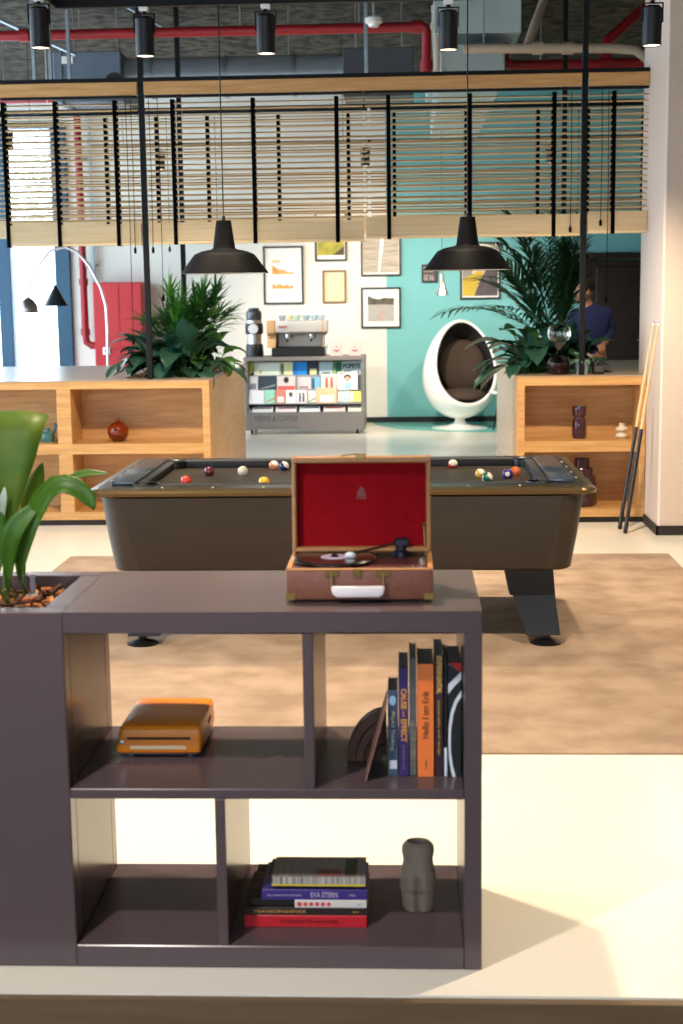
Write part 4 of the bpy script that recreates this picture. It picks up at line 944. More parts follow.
for x0, x1, cc, lb in TR_:
    xa, xb = CX(x0), CX(x1); w = xb - xa; t = thing('newspaper', lb, 'newspaper', ((xa + xb) / 2, Y0 + .09, CZ(413)), 'newspapers in the low tray')
    M = Matrix.Translation((max(xa, X0 + .052), Y0 + .033, CZ(413) + .001)) @ Matrix.Rotation(.6, 4, 'X')
    if xa < X0 + .052: w = xb - (X0 + .052)
    B().box(0, w, 0, .10, 0, .008, .001, M=M).build('pages', mat('np_' + cc, cc, .6), t, smooth=False)
    b = B(); b.box(w * .1, w * .9,   .06, .085, .0075, .0088, M=M); b.build('heading', mat('np_red', 'C0524C', .6) if 'red' in lb else mat('np_grey', '8A9096', .6), t, smooth=False)
# coffee machine
CM = thing('coffee_machine', 'steel and pale wood espresso machine on the magazine cart', 'coffee machine', (-1.24, 16.75, CZ(357.5)))
zb0 = CZ(357.5)
b = B(); b.box(-1.545, -.925, 16.55, 16.97, zb0 + .002, zb0 + .10, .008); b.build('drip_base', black_plastic, CM)
b = B(); b.box(-1.50, -.95, 16.84, 16.97, zb0 + .10, zb0 + .41, .008); b.build('boiler_back', mat('pale_metal', 'D2C8BA', .35, metal=.3), CM)
b = B(); b.prism([(16.54, zb0 + .41), (16.97, zb0 + .41), (16.97, zb0 + .25), (16.66, zb0 + .25), (16.56, zb0 + .28)], 'x', -1.50, -.90, .008); b.build('hood', mat('polished_steel', 'C4BFBB', .3, metal=.35), CM)
for xa, xb in ((-1.60, -1.502), (-.955, -.945)):
    b = B(); b.prism([(16.53, zb0 + .41), (16.97, zb0 + .41), (16.97, zb0 + .10), (16.60, zb0 + .10), (16.66, zb0 + .24), (16.55, zb0 + .27)], 'x', xa, xb, .004)
    b.build('side_cheek', mat('pale_birch', 'C69A6C', .45), CM)
for xg in (-1.36, -1.08):
    g = B().lathe([(0, 0), (.035, 0), (.04, .02), (.04, .05), (0, .05)], (xg, 16.70, zb0 + .20), 20).build('group_head', chrome, CM)
    B().tube([(xg, 16.69, zb0 + .205), (xg, 16.58, zb0 + .195), (xg, 16.50, zb0 + .185)], [.012, .014, .013], 10).build('portafilter', black_plastic, g)
b = B(); b.tube([(-.925, 16.6, zb0 + .25), (-.90, 16.56, zb0 + .23), (-.90, 16.55, zb0 + .12), (-.91, 16.56, zb0 + .06)], .008, 8); b.build('steam_wand', chrome, CM)
b = B(); b.box(-1.46, -1.36, 16.537, 16.545, zb0 + .33, zb0 + .35); b.build('badge', mat('badge_red', 'A04A4A', .4), CM)
for k, (xc, cc) in enumerate(((-1.43, '9FB0BE'), (-1.34, 'CFCBA8'), (-1.255, 'A7BFB5'), (-1.15, '8FA8B2'), (-1.05, '98B2C0'), (-.97, 'A9BBC6'))):
    t = thing('cup', ('small blue grey cup at the left end of the machine top', 'cream cup second from the left on the machine top', 'pale green cup third from the left on the machine top', 'grey blue cup fourth from the left on the machine top', 'light blue cup second from the right on the machine top', 'pale blue cup at the right end of the machine top')[k], 'cup', (xc, 16.72, zb0 + .4105), 'cups on the coffee machine')
    B().lathe([(0, 0), (.024, 0), (.037, .03), (.040, .062), (.037, .062), (.033, .03), (0, .006)], (xc, 16.72, zb0 + .4105), 22).build('bowl', mat('cup_' + cc, cc, .3), t)
    B().tube([(xc + .036, 16.72, zb0 + .46), (xc + .056, 16.72, zb0 + .455), (xc + .054, 16.72, zb0 + .438), (xc + .034, 16.72, zb0 + .434)], .004, 6).build('handle', mat('cup_' + cc, cc, .3), t)
# grinder
GRD = thing('coffee_grinder', 'tall black and steel coffee grinder at the left of the cart top', 'coffee grinder', (-1.755, 16.68, zb0))
gx, gy = -1.755, 16.68
B().lathe([(0, 0), (.105, 0), (.105, .02), (.098, .13), (.09, .145), (0, .145)], (gx, gy, zb0 + .0005), 32).build('base', black_plastic, GRD)
B().lathe([(0, .145), (.080, .145), (.082, .26), (0, .26)], (gx, gy, zb0), 32).build('column', steel, GRD)
B().lathe([(0, .26), (.098, .26), (.104, .275), (.104, .37), (.098, .385), (0, .385)], (gx, gy, zb0), 32).build('grinding_head', mat('gunmetal', '2A2C30', .35, metal=.4), GRD)
B().lathe([(0, 0), (.055, 0), (.058, .004), (.052, .01), (0, .011)], (gx, gy - .100, zb0 + .322), 28, M=Matrix.Rotation(PI / 2, 4, 'X')).build('dial', mat('dial_silver', 'C9C9CC', .4), GRD)
B().lathe([(0, .385), (.088, .385), (.09, .42), (0, .42)], (gx, gy, zb0), 32).build('hopper_collar', steel, GRD)
B().lathe([(.085, .4205), (.095, .46), (.090, .52), (.062, .545), (.060, .562), (0, .565)], (gx, gy, zb0), 32).build('bean_hopper', mat('smoke_hopper', '32353A', .1, coat=.5), GRD)
# two pink cards with smiling faces
for xc, lb in ((-.79, 'pink smiling face card left of its twin on the cart top'), (-.577, 'pink smiling face card at the right end of the cart top')):
    t = thing('card_box', lb, 'card', (xc, 16.55, zb0), 'pink cards on the cart top')
    B().box(xc - .068, xc + .068, 16.53, 16.57, zb0 + .0005, zb0 + .19, .003).build('box', mat('pale_pink', 'E3B6B2', .5), t)
    b = B()
    A = [i * PI / 12 for i in range(13)]
    b.prism([(xc - .038 * math.cos(a), zb0 + .085 - .038 * math.sin(a)) for a in A] + [(xc + .038 * math.cos(a), zb0 + .085 - .016 * math.sin(a)) for a in A], 'y', 16.528, 16.532); b.ball((xc, 16.53, zb0 + .105), .009, 10, (1, .15, 1)); b.build('smile', mat('smile_red', '9A4A52', .5), t)

# ---------------------------------------------------------------- framed pictures on the back wall
def picture(x0, x1, z0, z1, fc, matc, label, fw=.022, passe=.07, art=None):
    t = thing('framed_picture', label, 'picture', ((x0 + x1) / 2, BW - .03, z0), 'framed pictures on the back wall')
    b = B(); y0_, y1_ = BW - .034, BW - .0015
    b.box(x0, x1, y0_, y1_, z1 - fw, z1, .002); b.box(x0, x1, y0_, y1_, z0, z0 + fw, .002); b.box(x0, x0 + fw, y0_, y1_, z0 + fw, z1 - fw, .002); b.box(x1 - fw, x1, y0_, y1_, z0 + fw, z1 - fw, .002); b.build('frame', fc, t)
    b = B(); b.box(x0 + fw, x1 - fw, BW - .018, BW - .003, z0 + fw, z1 - fw); b.build('mount', matc, t, smooth=False)
    if art:
        for i_, (nm, m, poly) in enumerate(art):
            b = B(); w, h = x1 - x0, z1 - z0
            b.prism([(x0 + u * w, z0 + v * h) for u, v in poly], 'y', BW - .0190 - .0008 * i_, BW - .0175 - .0008 * i_); b.build(nm, m, t, smooth=False)
    return t
fblack = mat('frame_black', '1A1817', .4); fgold = mat('frame_bronze', '8A6A3E', .4)
def rect(a, b_, c, d): return [(a, c), (b_, c), (b_, d), (a, d)]
oc = mat('ochre_print', 'D98F33', .6, c2='E3B46E', nscale=9)
picture(-1.756, -1.257, 1.49, 2.205, fblack, paper_white, 'large framed orange hill print behind the left pendant', art=[
    ('print', oc, [(.22, .27), (.74, .27), (.74, .33), (.66, .31), (.58, .345), (.50, .32), (.40, .35), (.30, .33), (.22, .36)]),
    ('print', oc, [(.22, .52), (.74, .52), (.74, .55), (.62, .545), (.50, .60), (.40, .59), (.30, .64), (.22, .68)]),
    ('print', mat('ochre_pale', 'E6C27E', .6), rect(.22, .42, .72, .76))])
picture(-1.107, -.711, 2.013, 2.62, fblack, paper_white, 'framed green and yellow print half hidden by the blind', art=[('print', mat('green_print', 'C9B13C', .6, c2='7E8A3A', nscale=7), rect(.08, .92, .12, .9)), ('print', mat('brown_print', '5A4030', .6), [(.55, .12), (.92, .12), (.92, .30)])])
picture(-1.02, -.725, 1.496, 1.90, fgold, mat('sand_print', 'E3D3B2', .6, c2='DCC8A2', nscale=12), 'small bronze framed sand coloured print in the middle')
pl_ = mat('line_print', 'CDBFAB', .6, c2='9C8C7A', nscale=3, nstretch=(1, 1, 22), detail=2)
picture(-.538, -.041, 1.82, 2.46, fblack, paper_white, 'framed grey plank print with pale crack, half hidden by the blind', art=[('print', pl_, rect(.06, .94, .07, .94)), ('print', paper_white, [(.42, .07), (.47, .07), (.55, .5), (.60, .94), (.50, .94), (.47, .5)])])
picture(-.541, -.046, 1.178, 1.682, fblack, paper_white, 'framed photograph of a lake and trees, beside the teal paint', art=[('print', mat('lake_print', 'B9B2AA', .6, c2='A79E98', nscale=10, nstretch=(1, 1, 5)), rect(.17, .83, .17, .62)), ('print', mat('tree_line', '6E6656', .7, c2='4C483C', nscale=30), [(.17, .58), (.83, .58), (.83, .74), (.7, .73), (.6, .75), (.45, .71), (.3, .74), (.17, .80)]), ('print', mat('reflection_pink', 'C49A8C', .6), rect(.46, .52, .2, .45))])
picture(.691, 1.19, 1.521, 2.22, fblack, paper_white, 'framed yellow and grey abstract print behind the right pendant', art=[('print', mat('abstract_cream', 'D8CBB0', .6), rect(.07, .93, .06, .94)), ('print', mat('abstract_yellow', 'CDB03A', .6, c2='C2A02E', nscale=6), [(.07, .06), (.35, .06), (.40, .18), (.50, .34), (.60, .48), (.45, .50), (.07, .36)]), ('print', mat('abstract_plum', '4E4448', .6, c2='5C5356', nscale=9), [(.35, .06), (.93, .06), (.93, .55), (.80, .58), (.66, .54), (.52, .36), (.42, .20)]), ('print', mat('abstract_grey', '8F8A86', .6), [(.07, .36), (.30, .44), (.30, .62), (.07, .66)]), ('print', mat('abstract_black', '2E2A2A', .6), rect(.22, .62, .80, .93))])
t = picture(.215, .415, 1.735, 1.955, fblack, mat('photo_dark', '4A3F40', .5), 'small black framed group of photos left of the silver lamp', fw=.014)
b = B(); 
for u, v in ((.24, 1.76), (.31, 1.76), (.24, 1.86), (.31, 1.86)): b.box(u, u + .055, BW - .0195, BW - .017, v, v + .07)
b.build('print', mat('photo_grey', 'A79C98', .5, c2='4E4644', nscale=30), t, smooth=False)

# ---------------------------------------------------------------- egg chair and side table
EG = thing('egg_chair', 'white egg shaped pod chair with dark lining against the teal wall', 'chair', (.657, 17.12, .0))
ecx, ecy, ecz = .657, 17.10, .70
def egg_r(v):  # v: -1 bottom .. 1 top ; radius profile of the shell
    return max(0.0, (1 - v * v)) ** .5 * (1 - .16 * v)
RX, RY, HZ = .445, .42, .59
odir = Vector((.30, -1, .20)).normalized()
ou = Vector((0, 0, 1)) - odir * odir.z; ou.normalize(); os_ = odir.cross(ou)
loops = []
for i in range(33):
    L = []
    for k in range(72):
        ph = 2 * PI * k / 72
        a0 = math.radians(60.5 + 8.5 * math.sin(ph) - 1.5 * math.cos(2 * ph)); al = a0 + (PI - .02 - a0) * (i / 32) ** .9
        u = odir * math.cos(al) + (os_ * math.cos(ph) + ou * math.sin(ph)) * math.sin(al); kk = 1 - .16 * u.z
        L.append((ecx + u.x * RX * kk, ecy + u.y * RY * kk, ecz + u.z * HZ))
    loops.append(L)
b = B(); b.loft(loops, False, True); shell = b.build('shell', [mat('gloss_white', 'EDEBE8', .18, coat=.4), mat('dark_lining', '2A2424', .9)], EG)
if sum((p.normal.dot(p.center - (Vector((ecx, ecy, ecz)) - EG.location))) > 0 for p in shell.data.polygons) < len(shell.data.polygons) / 2: shell.data.flip_normals()
md = shell.modifiers.new('thick', 'SOLIDIFY'); md.thickness = .03; md.offset = -1; md.material_offset = 1; md.material_offset_rim = 0; md.use_rim = True
cu_m = mat('brown_cushion', '42362C', .95, bump=.1, nscale=60)
B().ball((ecx + .03, ecy + .16, ecz + .02), .30, 28, (.95, .42, 1.1), M=Matrix.Rotation(-.15, 4, 'X')).build('back_cushion', cu_m, EG)
B().ball((ecx + .03, ecy - .02, ecz - .32), .30, 28, (1, .9, .34)).build('seat_cushion', cu_m, EG)
B().ball((ecx + .28, ecy - .06, ecz - .14), .14, 20, (.35, 1.1, .8)).build('side_cushion', cu_m, EG)
B().lathe([(0, .001), (.335, .001), (.337, .006), (.30, .014), (.16, .03), (.085, .055), (.06, .085), (.062, .11), (.12, .15), (0, .16)], (.657, 17.10, 0), 48).build('pedestal', mat('gloss_white', 'EDEBE8', .18), EG)
TB = thing('side_table', 'small white topped side table with thin dark legs, right of the egg chair', 'table', (1.25, 16.8, 0))
B().lathe([(0, .43), (.225, .43), (.235, .436), (.235, .448), (.228, .453), (0, .453)], (1.22, 16.8, 0), 40).build('table_top', white_plastic, TB)
for k in range(3):
    a = k * 2.094 + 3.5; B().tube([(1.22 + .12 * math.cos(a), 16.8 + .12 * math.sin(a), .43), (1.22 + .20 * math.cos(a), 16.8 + .20 * math.sin(a), .002)], .009, 8).build('leg', black_steel, TB)

# silver bell pendant
t = thing('bell_pendant', 'small silver bell shaped pendant in front of the teal wall', 'pendant lamp', (.404, 15.5, 1.582), None)
B().lathe([(.075, 0), (.073, .004), (.052, .06), (.032, .115), (.022, .17), (.019, .225), (.012, .23), (0, .23)], (.404, 15.5, 1.582), 32).build('shade', mat('silver_shade', 'C9C6C0', .25, metal=.8), t)
B().tube([(.404, 15.5, 1.81), (.404, 15.5, CEIL - .001)], .003, 6).build('cable', black_plastic, t)
# black cone pendant by the window
t = thing('cone_pendant', 'black cone shaped pendant lamp hanging by the window', 'pendant lamp', (-3.18, 13.0, 1.53), None)
B().lathe([(.112, 0), (.113, .003), (.02, .165), (.010, .19), (0, .192)], (-3.18, 13.0, 1.53), 40).build('shade', mat('cone_teal_black', '14212B', .35), t)
B().tube([(-3.18, 13.0, 1.72), (-3.18, 13.0, CEIL - .001)], .0035, 6).build('cable', white_plastic, t)
# arc floor lamp
AL = thing('arc_floor_lamp', 'chrome arc floor lamp with dome shade in front of the window', 'floor lamp', (-2.93, 14.0, 0))
cv = [(-2.935, 14, .12), (-2.935, 14, .8), (-2.925, 14, 1.30), (-2.93, 14, 1.52), (-2.975, 14, 1.70), (-3.075, 14, 1.905), (-3.19, 14, 2.045), (-3.315, 14, 2.097), (-3.46, 14, 2.06), (-3.615, 14, 1.88), (-3.69, 14, 1.70), (-3.70, 14, 1.615)]
B().tube(cv, .013, 10).build('arc', mat('pale_chrome', 'E4DDDD', .2, metal=.6), AL)
B().box(-3.06, -2.81, 13.88, 14.12, .001, .12, .01).build('base', white_paint, AL)
B().lathe([(.095, 0), (.097, .004), (.090, .06), (.065, .115), (.03, .142), (.012, .15), (.010, .165), (0, .165)], (-3.70, 14, 1.462), 36).build('shade', mat('mirror_bronze', '8F8580', .28, metal=.8), AL)
# red metal cabinet, pipes and call point by the window
RC = thing('metal_cabinet', 'tall red metal cabinet beside the window', 'cabinet', (-3.51, 17.65, 0))
b = B(); b.box(-3.818, -3.212, 17.50, BW - .001, .02, 1.785, .006); b.build('body', red_paint, RC)
for xa, xb, za, zb_ in ((-3.805, -3.50, .98, 1.77), (-3.485, -3.225, .98, 1.77), (-3.805, -3.50, .04, .965), (-3.485, -3.225, .04, .965)): B().box(xa, xb, 17.492, 17.502, za, zb_, .003).build('door', mat('red_door', 'C22026', .35), RC)
B().box(-3.49, -3.42, 17.480, 17.4925, .80, .845, .003).build('lock', mat('lock_blue', '2B3F55', .4), RC)
t = thing('call_point', 'small white alarm box on the front of the red cabinet', 'alarm box', (-3.67, 17.48, .92))
B().box(-3.715, -3.625, 17.46, 17.4915, .905, 1.00, .006).build('housing', white_plastic, t); B().lathe([(0, 0), (.02, 0), (.018, .006), (0, .007)], (-3.67, 17.46, .95), 16, M=Matrix.Rotation(PI / 2, 4, 'X')).build('button', red_paint, t)
pr_ = mat('pipe_red', '961B22', .4)
def pipe(name, pts, r, m, label, cat='pipe', group=None, couplings=(), hang=(), clamp=()):
    t = thing(name, label, cat, pts[0], group)
    B().tube(pts, r, 14).build('tube', m, t)
    for p, ax in couplings:
        d = Vector(ax); B().tube([Vector(p) - d * .04, Vector(p) + d * .04], r * 1.3, 14).build('coupling', m, t)
    for p in hang: B().tube([Vector(p) + Vector((0, 0, r * .9)), (p[0], p[1], CEIL - .001)], .006, 6).build('hanger_rod', steel, t)
    for p in clamp: B().box(p[0] - r * 1.15, p[0] + r * 1.15, p[1] - r * .5, BW - .001, p[2] - .015, p[2] + .015, .003).build('clamp', steel, t)
    return t
pipe('riser_pipe', [(-3.995, 17.80, CEIL - .001), (-3.995, 17.80, 1.15), (-3.985, 17.80, 1.05), (-3.92, 17.80, 1.01), (-3.82, 17.80, 1.01)], .045, pr_, 'thick red riser pipe between the window and the red cabinet', couplings=(((-3.995, 17.80, 1.8), (0, 0, 1)), ((-3.995, 17.80, 1.18), (0, 0, 1))), clamp=((-3.995, 17.80, 2.0), (-3.995, 17.80, 3.3)))
pipe('riser_pipe', [(-3.872, 17.86, CEIL - .001), (-3.872, 17.86, 1.09)], .022, mat('pipe_blue_white', 'BFD0DE', .4), 'thin pale blue pipe between the red riser and the cabinet', clamp=((-3.872, 17.86, 2.0), (-3.872, 17.86, 1.2)))

# ---------------------------------------------------------------- ceiling services
pipe('sprinkler_pipe', [(-6.0, 11.8, 3.700), (.155, 11.8, 3.700), (.178, 11.8, 3.690), (.188, 11.8, 3.665), (.188, 11.8, 3.30)], .040, pr_, 'long red sprinkler pipe running left of centre under the ceiling', group='red sprinkler pipes', couplings=(((-3.05, 11.8, 3.70), (1, 0, 0)), ((.12, 11.8, 3.70), (1, 0, 0)), ((.188, 11.8, 3.40), (0, 0, 1))), hang=((-2.6, 11.8, 3.7), (-1.3, 11.8, 3.7), (-.35, 11.8, 3.7)))
pipe('sprinkler_pipe', [(.845, 12.4, 3.92), (.845, 12.4, 3.56), (.86, 12.4, 3.50), (.92, 12.4, 3.475), (3.9, 12.4, 3.475)], .045, pr_, 'red sprinkler pipe with elbow, right of the pale ducts', group='red sprinkler pipes', couplings=(((.845, 12.4, 3.6), (0, 0, 1)), ((1.68, 12.4, 3.475), (1, 0, 0)), ((2.05, 12.4, 3.475), (1, 0, 0))), hang=((1.15, 12.4, 3.475), (3.0, 12.4, 3.475)))
pipe('sprinkler_pipe', [(1.70, 12.4, 3.52), (1.70, 12.4, 3.66), (2.25, 12.76, 4.149)], .045, pr_, 'slanting red branch pipe near the white pillar', group='red sprinkler pipes')
pipe('sprinkler_pipe', [(-6.0, 14.6, 3.58), (-3.50, 14.6, 3.58), (-3.46, 14.6, 3.56)], .04, pr_, 'short red pipe low at the far left under the ceiling', group='red sprinkler pipes', hang=((-4.0, 14.6, 3.58),))
cream_p = mat('pipe_cream', 'B8A58E', .5)
pipe('drain_pipe', [(.45, 11.0, 3.395), (1.05, 11.0, 3.385), (1.55, 11.0, 3.375), (1.72, 11.0, 3.36), (1.86, 11.0, 3.25), (1.95, 11.0, 3.22)], .035, cream_p, 'cream pipe bending down towards the white pillar', group='cream drain pipes', couplings=(((1.0, 11.0, 3.386), (1, 0, 0)), ((1.22, 11.0, 3.382), (1, 0, 0))), hang=((.6, 11.0, 3.39), (1.35, 11.0, 3.38)))
pipe('drain_pipe', [(.92, 11.1, 3.40), (.98, 11.2, 3.55), (1.22, 12.0, 4.149)], .035, cream_p, 'cream branch pipe rising from the bent cream pipe', group='cream drain pipes')
pipe('drain_pipe', [(.27, 12.0, 3.90), (.285, 12.0, 3.62), (.29, 12.0, 3.30)], .040, cream_p, 'upright cream pipe beside the end of the red pipe', group='cream drain pipes', couplings=(((.275, 12.0, 3.72), (0, 0, 1)),), hang=((.27, 12.0, 3.86),))
def duct(name, x0, x1, y0, y1, z0, z1, label, m=galvanised, flanges=()):
    t = thing(name, label, 'duct', ((x0 + x1) / 2, (y0 + y1) / 2, z0), 'ventilation ducts')
    B().box(x0, x1, y0, y1, z0, z1, .008).build('casing', m, t)
    for fx in flanges: B().box(fx - .012, fx + .012, y0 - .015, y1 + .015, z0 - .015, z1 + .015, .003).build('flange', m, t)
    for xx in (x0 + .1, x1 - .1): B().tube([(xx, (y0 + y1) / 2, z1 - .002), (xx, (y0 + y1) / 2, CEIL - .001)], .006, 6).build('hanger_rod', steel, t)
    return t
blue_grey = mat('duct_blue_grey', '6B7784', .45, metal=.2, c2='616C78', nscale=3)
t = duct('fan_unit', -3.02, -2.43, 12.6, 13.4, 3.28, 3.70, 'blue grey fan box hanging behind the two left spotlights', blue_grey, (-2.95,))
B().box(-2.95, -2.84, 12.586, 12.60, 3.60, 3.66).build('paper_label', paper_white, t)
B().lathe([(0, 0), (.07, 0), (.075, .02), (0, .02)], (-2.49, 12.59, 3.44), 20, M=Matrix.Rotation(PI / 2, 4, 'X')).build('fan_motor', black_plastic, t)
t = thing('round_duct', 'long dark round duct hanging in the middle above the blinds', 'duct', (-1.4, 12.9, 3.3), 'ventilation ducts')
b = B(); b.tube([(-2.43, 12.9, 3.51), (-.52, 12.9, 3.51)], .17, 28); b.build('casing', mat('duct_silver', 'A5ABB0', .35, metal=.4, c2='949A9F', nscale=4), t)
for xx in (-2.2, -1.55, -.95): B().tube([(xx - .015, 12.9, 3.51), (xx + .015, 12.9, 3.51)], .182, 28).build('flange', galvanised, t)
for xx in (-2.0, -1.0): B().tube([(xx, 12.9, 3.68), (xx, 12.9, CEIL - .001)], .006, 6).build('hanger_rod', steel, t)
duct('fan_unit', -.515, .09, 12.6, 13.4, 3.28, 3.68, 'dark grey silencer box left of the upright cream pipe', mat('silencer_grey', '4A4C4F', .5, c2='44464A', nscale=4))
lp = mat('duct_pale', 'B4C2C2', .5, metal=.15, c2='A4B2B0', nscale=3)
t = thing('wide_duct', 'pale wide duct running towards the back, right of the right pendant cable', 'duct', (.6, 13, 3.3), 'ventilation ducts')
b = B(); b.box(.30, .82, 11.9, 16.5, 3.30, 3.58, .008); b.box(.25, .95, 11.9, 16.5, 3.66, 3.95, .008); b.build('casing', lp, t)
for yy in (12.3, 13.5, 14.7): B().box(.245, .955, yy, yy + .03, 3.655, 3.955, .002).build('flange', galvanised, t)
for xx, yy in ((.28, 12.6), (.9, 12.6), (.6, 15)): B().tube([(xx, yy, 3.94), (xx, yy, CEIL - .001)], .006, 6).build('hanger_rod', steel, t)
t = thing('smoke_detector', 'white smoke detector under the concrete ceiling', 'smoke detector', (-.22, 11.2, 3.66))
B().lathe([(0, 0), (.035, .0), (.045, .02), (.065, .03), (.065, .06), (.055, .07), (0, .07)], (-.22, 11.2, 3.60), 28).build('housing', white_plastic, t)
B().tube([(-.22, 11.2, 3.669), (-.22, 11.2, CEIL - .001)], .01, 8).build('conduit', galvanised, t)
# grey channel struts hanging from the ceiling
for (xx, yy), lb in (((-2.93, 11.6), 'leftmost galvanised strut hanging behind the left spotlight'), ((-2.80, 11.6), 'second galvanised strut hanging behind the left spotlight'), ((-2.65, 11.6), 'third galvanised strut hanging behind the left spotlight'), ((-2.09, 11.6), 'thick galvanised strut hanging in front of the fan box'), ((-.29, 11.6), 'galvanised strut hanging in front of the silencer box')):
    tag(B().box(xx - .014, xx + .014, yy - .014, yy + .014, 3.22, CEIL - .001 if xx > -2.5 else CEIL - .001, .002).build('hanging_strut', galvanised, org=(xx, yy, 3.22)), lb, 'strut', 'galvanised ceiling struts')
for (p, q), lb in ((((-3.85, 12.5, 4.149), (-2.75, 12.3, 3.62)), 'slanting conduit at the far left under the ceiling'), (((-2.45, 13.0, 4.149), (-2.0, 12.3, 3.83)), 'slanting conduit right of the left spotlight')):
    tag(B().tube([p, q], .014, 8).build('conduit', galvanised, org=p), lb, 'conduit', 'slanting conduits')

# far track with spotlights
ft = thing('light_track', 'far black light track seen through the blinds', 'light track', (-1.0, 14.5, 3.10))
B().box(-3.13, 3.0, 14.485, 14.515, 3.085, 3.115, .003).build('rail', black_steel, ft)
for x in (-2.8, -.6, 1.6): B().tube([(x, 14.5, 3.115), (x, 14.5, CEIL - .001)], .003, 6).build('suspension_wire', black_steel, ft)
for x, lb in ((-2.43, 'spotlight on the far track seen through the blind left of centre'), (-.38, 'spotlight on the far track in front of the pale wall'), (1.45, 'spotlight on the far track at the right')):
    spot(x, 14.5, 3.085, lb, 'spotlights on the far track')
ft2 = thing('light_track', 'short far black light track in front of the window', 'light track', (-4.0, 14.0, 3.26))
B().box(-5.5, -3.4, 13.985, 14.015, 3.245, 3.275, .003).build('rail', black_steel, ft2)
for x in (-5.2, -3.6): B().tube([(x, 14.0, 3.275), (x, 14.0, CEIL - .001)], .003, 6).build('suspension_wire', black_steel, ft2)
spot(-3.82, 14.0, 3.245, 'spotlight in front of the window at the left edge of view', 'spotlights on the far track')

# pale lounge chair in front of the person
LC = thing('tub_chair', 'cream tub chair with dark seat, behind the right planter', 'chair', (1.34, 12.6, 0))
crm = mat('cream_shell', 'E2D3B6', .45)
t_ = B(); L = []
for i in range(15):
    a = PI * (-.10 + 1.20 * i / 14)
    h = .72 + .50 * math.sin(PI * i / 14)
    L.append([(1.33 + .33 * math.cos(a), 12.62 + .33 * math.sin(a), .30), (1.33 + .36 * math.cos(a), 12.62 + .36 * math.sin(a), .62), (1.33 + .38 * math.cos(a), 12.62 + .36 * math.sin(a), h), (1.33 + .345 * math.cos(a), 12.62 + .33 * math.sin(a), h), (1.33 + .32 * math.cos(a), 12.62 + .31 * math.sin(a), .62), (1.33 + .29 * math.cos(a), 12.62 + .29 * math.sin(a), .30)])
t_.loft(L); t_.build('shell', crm, LC, angle=50)
B().lathe([(0, .32), (.28, .32), (.30, .36), (.29, .45), (.24, .48), (0, .49)], (1.33, 12.62, 0), 30).build('seat_cushion', mat('dark_lining', '2A2424', .9), LC)
for k in range(4):
    a = PI / 4 + k * PI / 2; B().tube([(1.33 + .2 * math.cos(a), 12.62 + .2 * math.sin(a), .33), (1.33 + .28 * math.cos(a), 12.62 + .28 * math.sin(a), .002)], [.016, .011], 8).build('leg', black_steel, LC)

# ---------------------------------------------------------------- the person behind the right planter
def skin_mesh(verts, edges, radii, sub=2):
    me = bpy.data.meshes.new('s'); me.from_pydata(verts, edges, []); o = bpy.data.objects.new('s', me); col.objects.link(o)
    m = o.modifiers.new('k', 'SKIN'); m.use_smooth_shade = True; m.branch_smoothing = .4
    for i, sv in enumerate(me.skin_vertices[0].data):
        r = radii[i]; sv.radius = r if isinstance(r, tuple) else (r, r)
    me.skin_vertices[0].data[0].use_root = True
    s = o.modifiers.new('u', 'SUBSURF'); s.levels = sub; s.render_levels = sub
    dg = bpy.context.evaluated_depsgraph_get(); dg.update(); r = bpy.data.meshes.new_from_object(o.evaluated_get(dg)); bpy.data.objects.remove(o); return r
def chain(*ch):
    V, E, R_ = [], [], []; idx = {}
    for c in ch:
        prev = None
        for nm, p, r in c:
            if nm not in idx: idx[nm] = len(V); V.append(p); R_.append(r)
            if prev is not None: E.append((prev, idx[nm]))
            prev = idx[nm]
    return V, E, R_
px_, py_ = 1.745, 13.5
PE = thing('person', 'person in a navy sweater and dark trousers standing by the brown door', 'person', (px_, py_, 0))
hl = Vector((px_ - .085, py_ - .03, 1.60))
bodyc = chain(
    [('pelvis', (px_, py_, .95), (.15, .105)), ('belly', (px_, py_, 1.10), (.145, .10)), ('chest', (px_ - .01, py_, 1.30), (.155, .105)), ('neckb', (px_ - .025, py_, 1.455), (.075, .07)), ('neck', (px_ - .055, py_ - .01, 1.51), .052), ('head0', (px_ - .07, py_ - .015, 1.56), .05)],
    [('chest', 0, 0), ('shl', (px_ + .15, py_ + .01, 1.415), .062), ('ell', (px_ + .185, py_ + .02, 1.215), .046), ('wrl', (px_ + .105, py_ - .13, 1.115), .031)],
    [('chest', 0, 0), ('shr', (px_ - .165, py_ + .01, 1.405), .062), ('elr', (px_ - .22, py_ - .02, 1.19), .046), ('wrr', (px_ - .20, py_ - .22, 1.12), .031)],
    [('pelvis', 0, 0), ('hipl', (px_ + .09, py_, .88), .09), ('knl', (px_ + .10, py_ - .01, .49), .06), ('ankl', (px_ + .105, py_ + .01, .10), .042), ('toel', (px_ + .09, py_ - .15, .045), .036)],
    [('pelvis', 0, 0), ('hipr', (px_ - .09, py_, .88), .09), ('knr', (px_ - .10, py_ - .02, .49), .06), ('ankr', (px_ - .105, py_ + .01, .10), .042), ('toer', (px_ - .13, py_ - .15, .045), .036)])
t_ = bmesh.new(); me = skin_mesh(*bodyc); t_.from_mesh(me); bpy.data.meshes.remove(me)
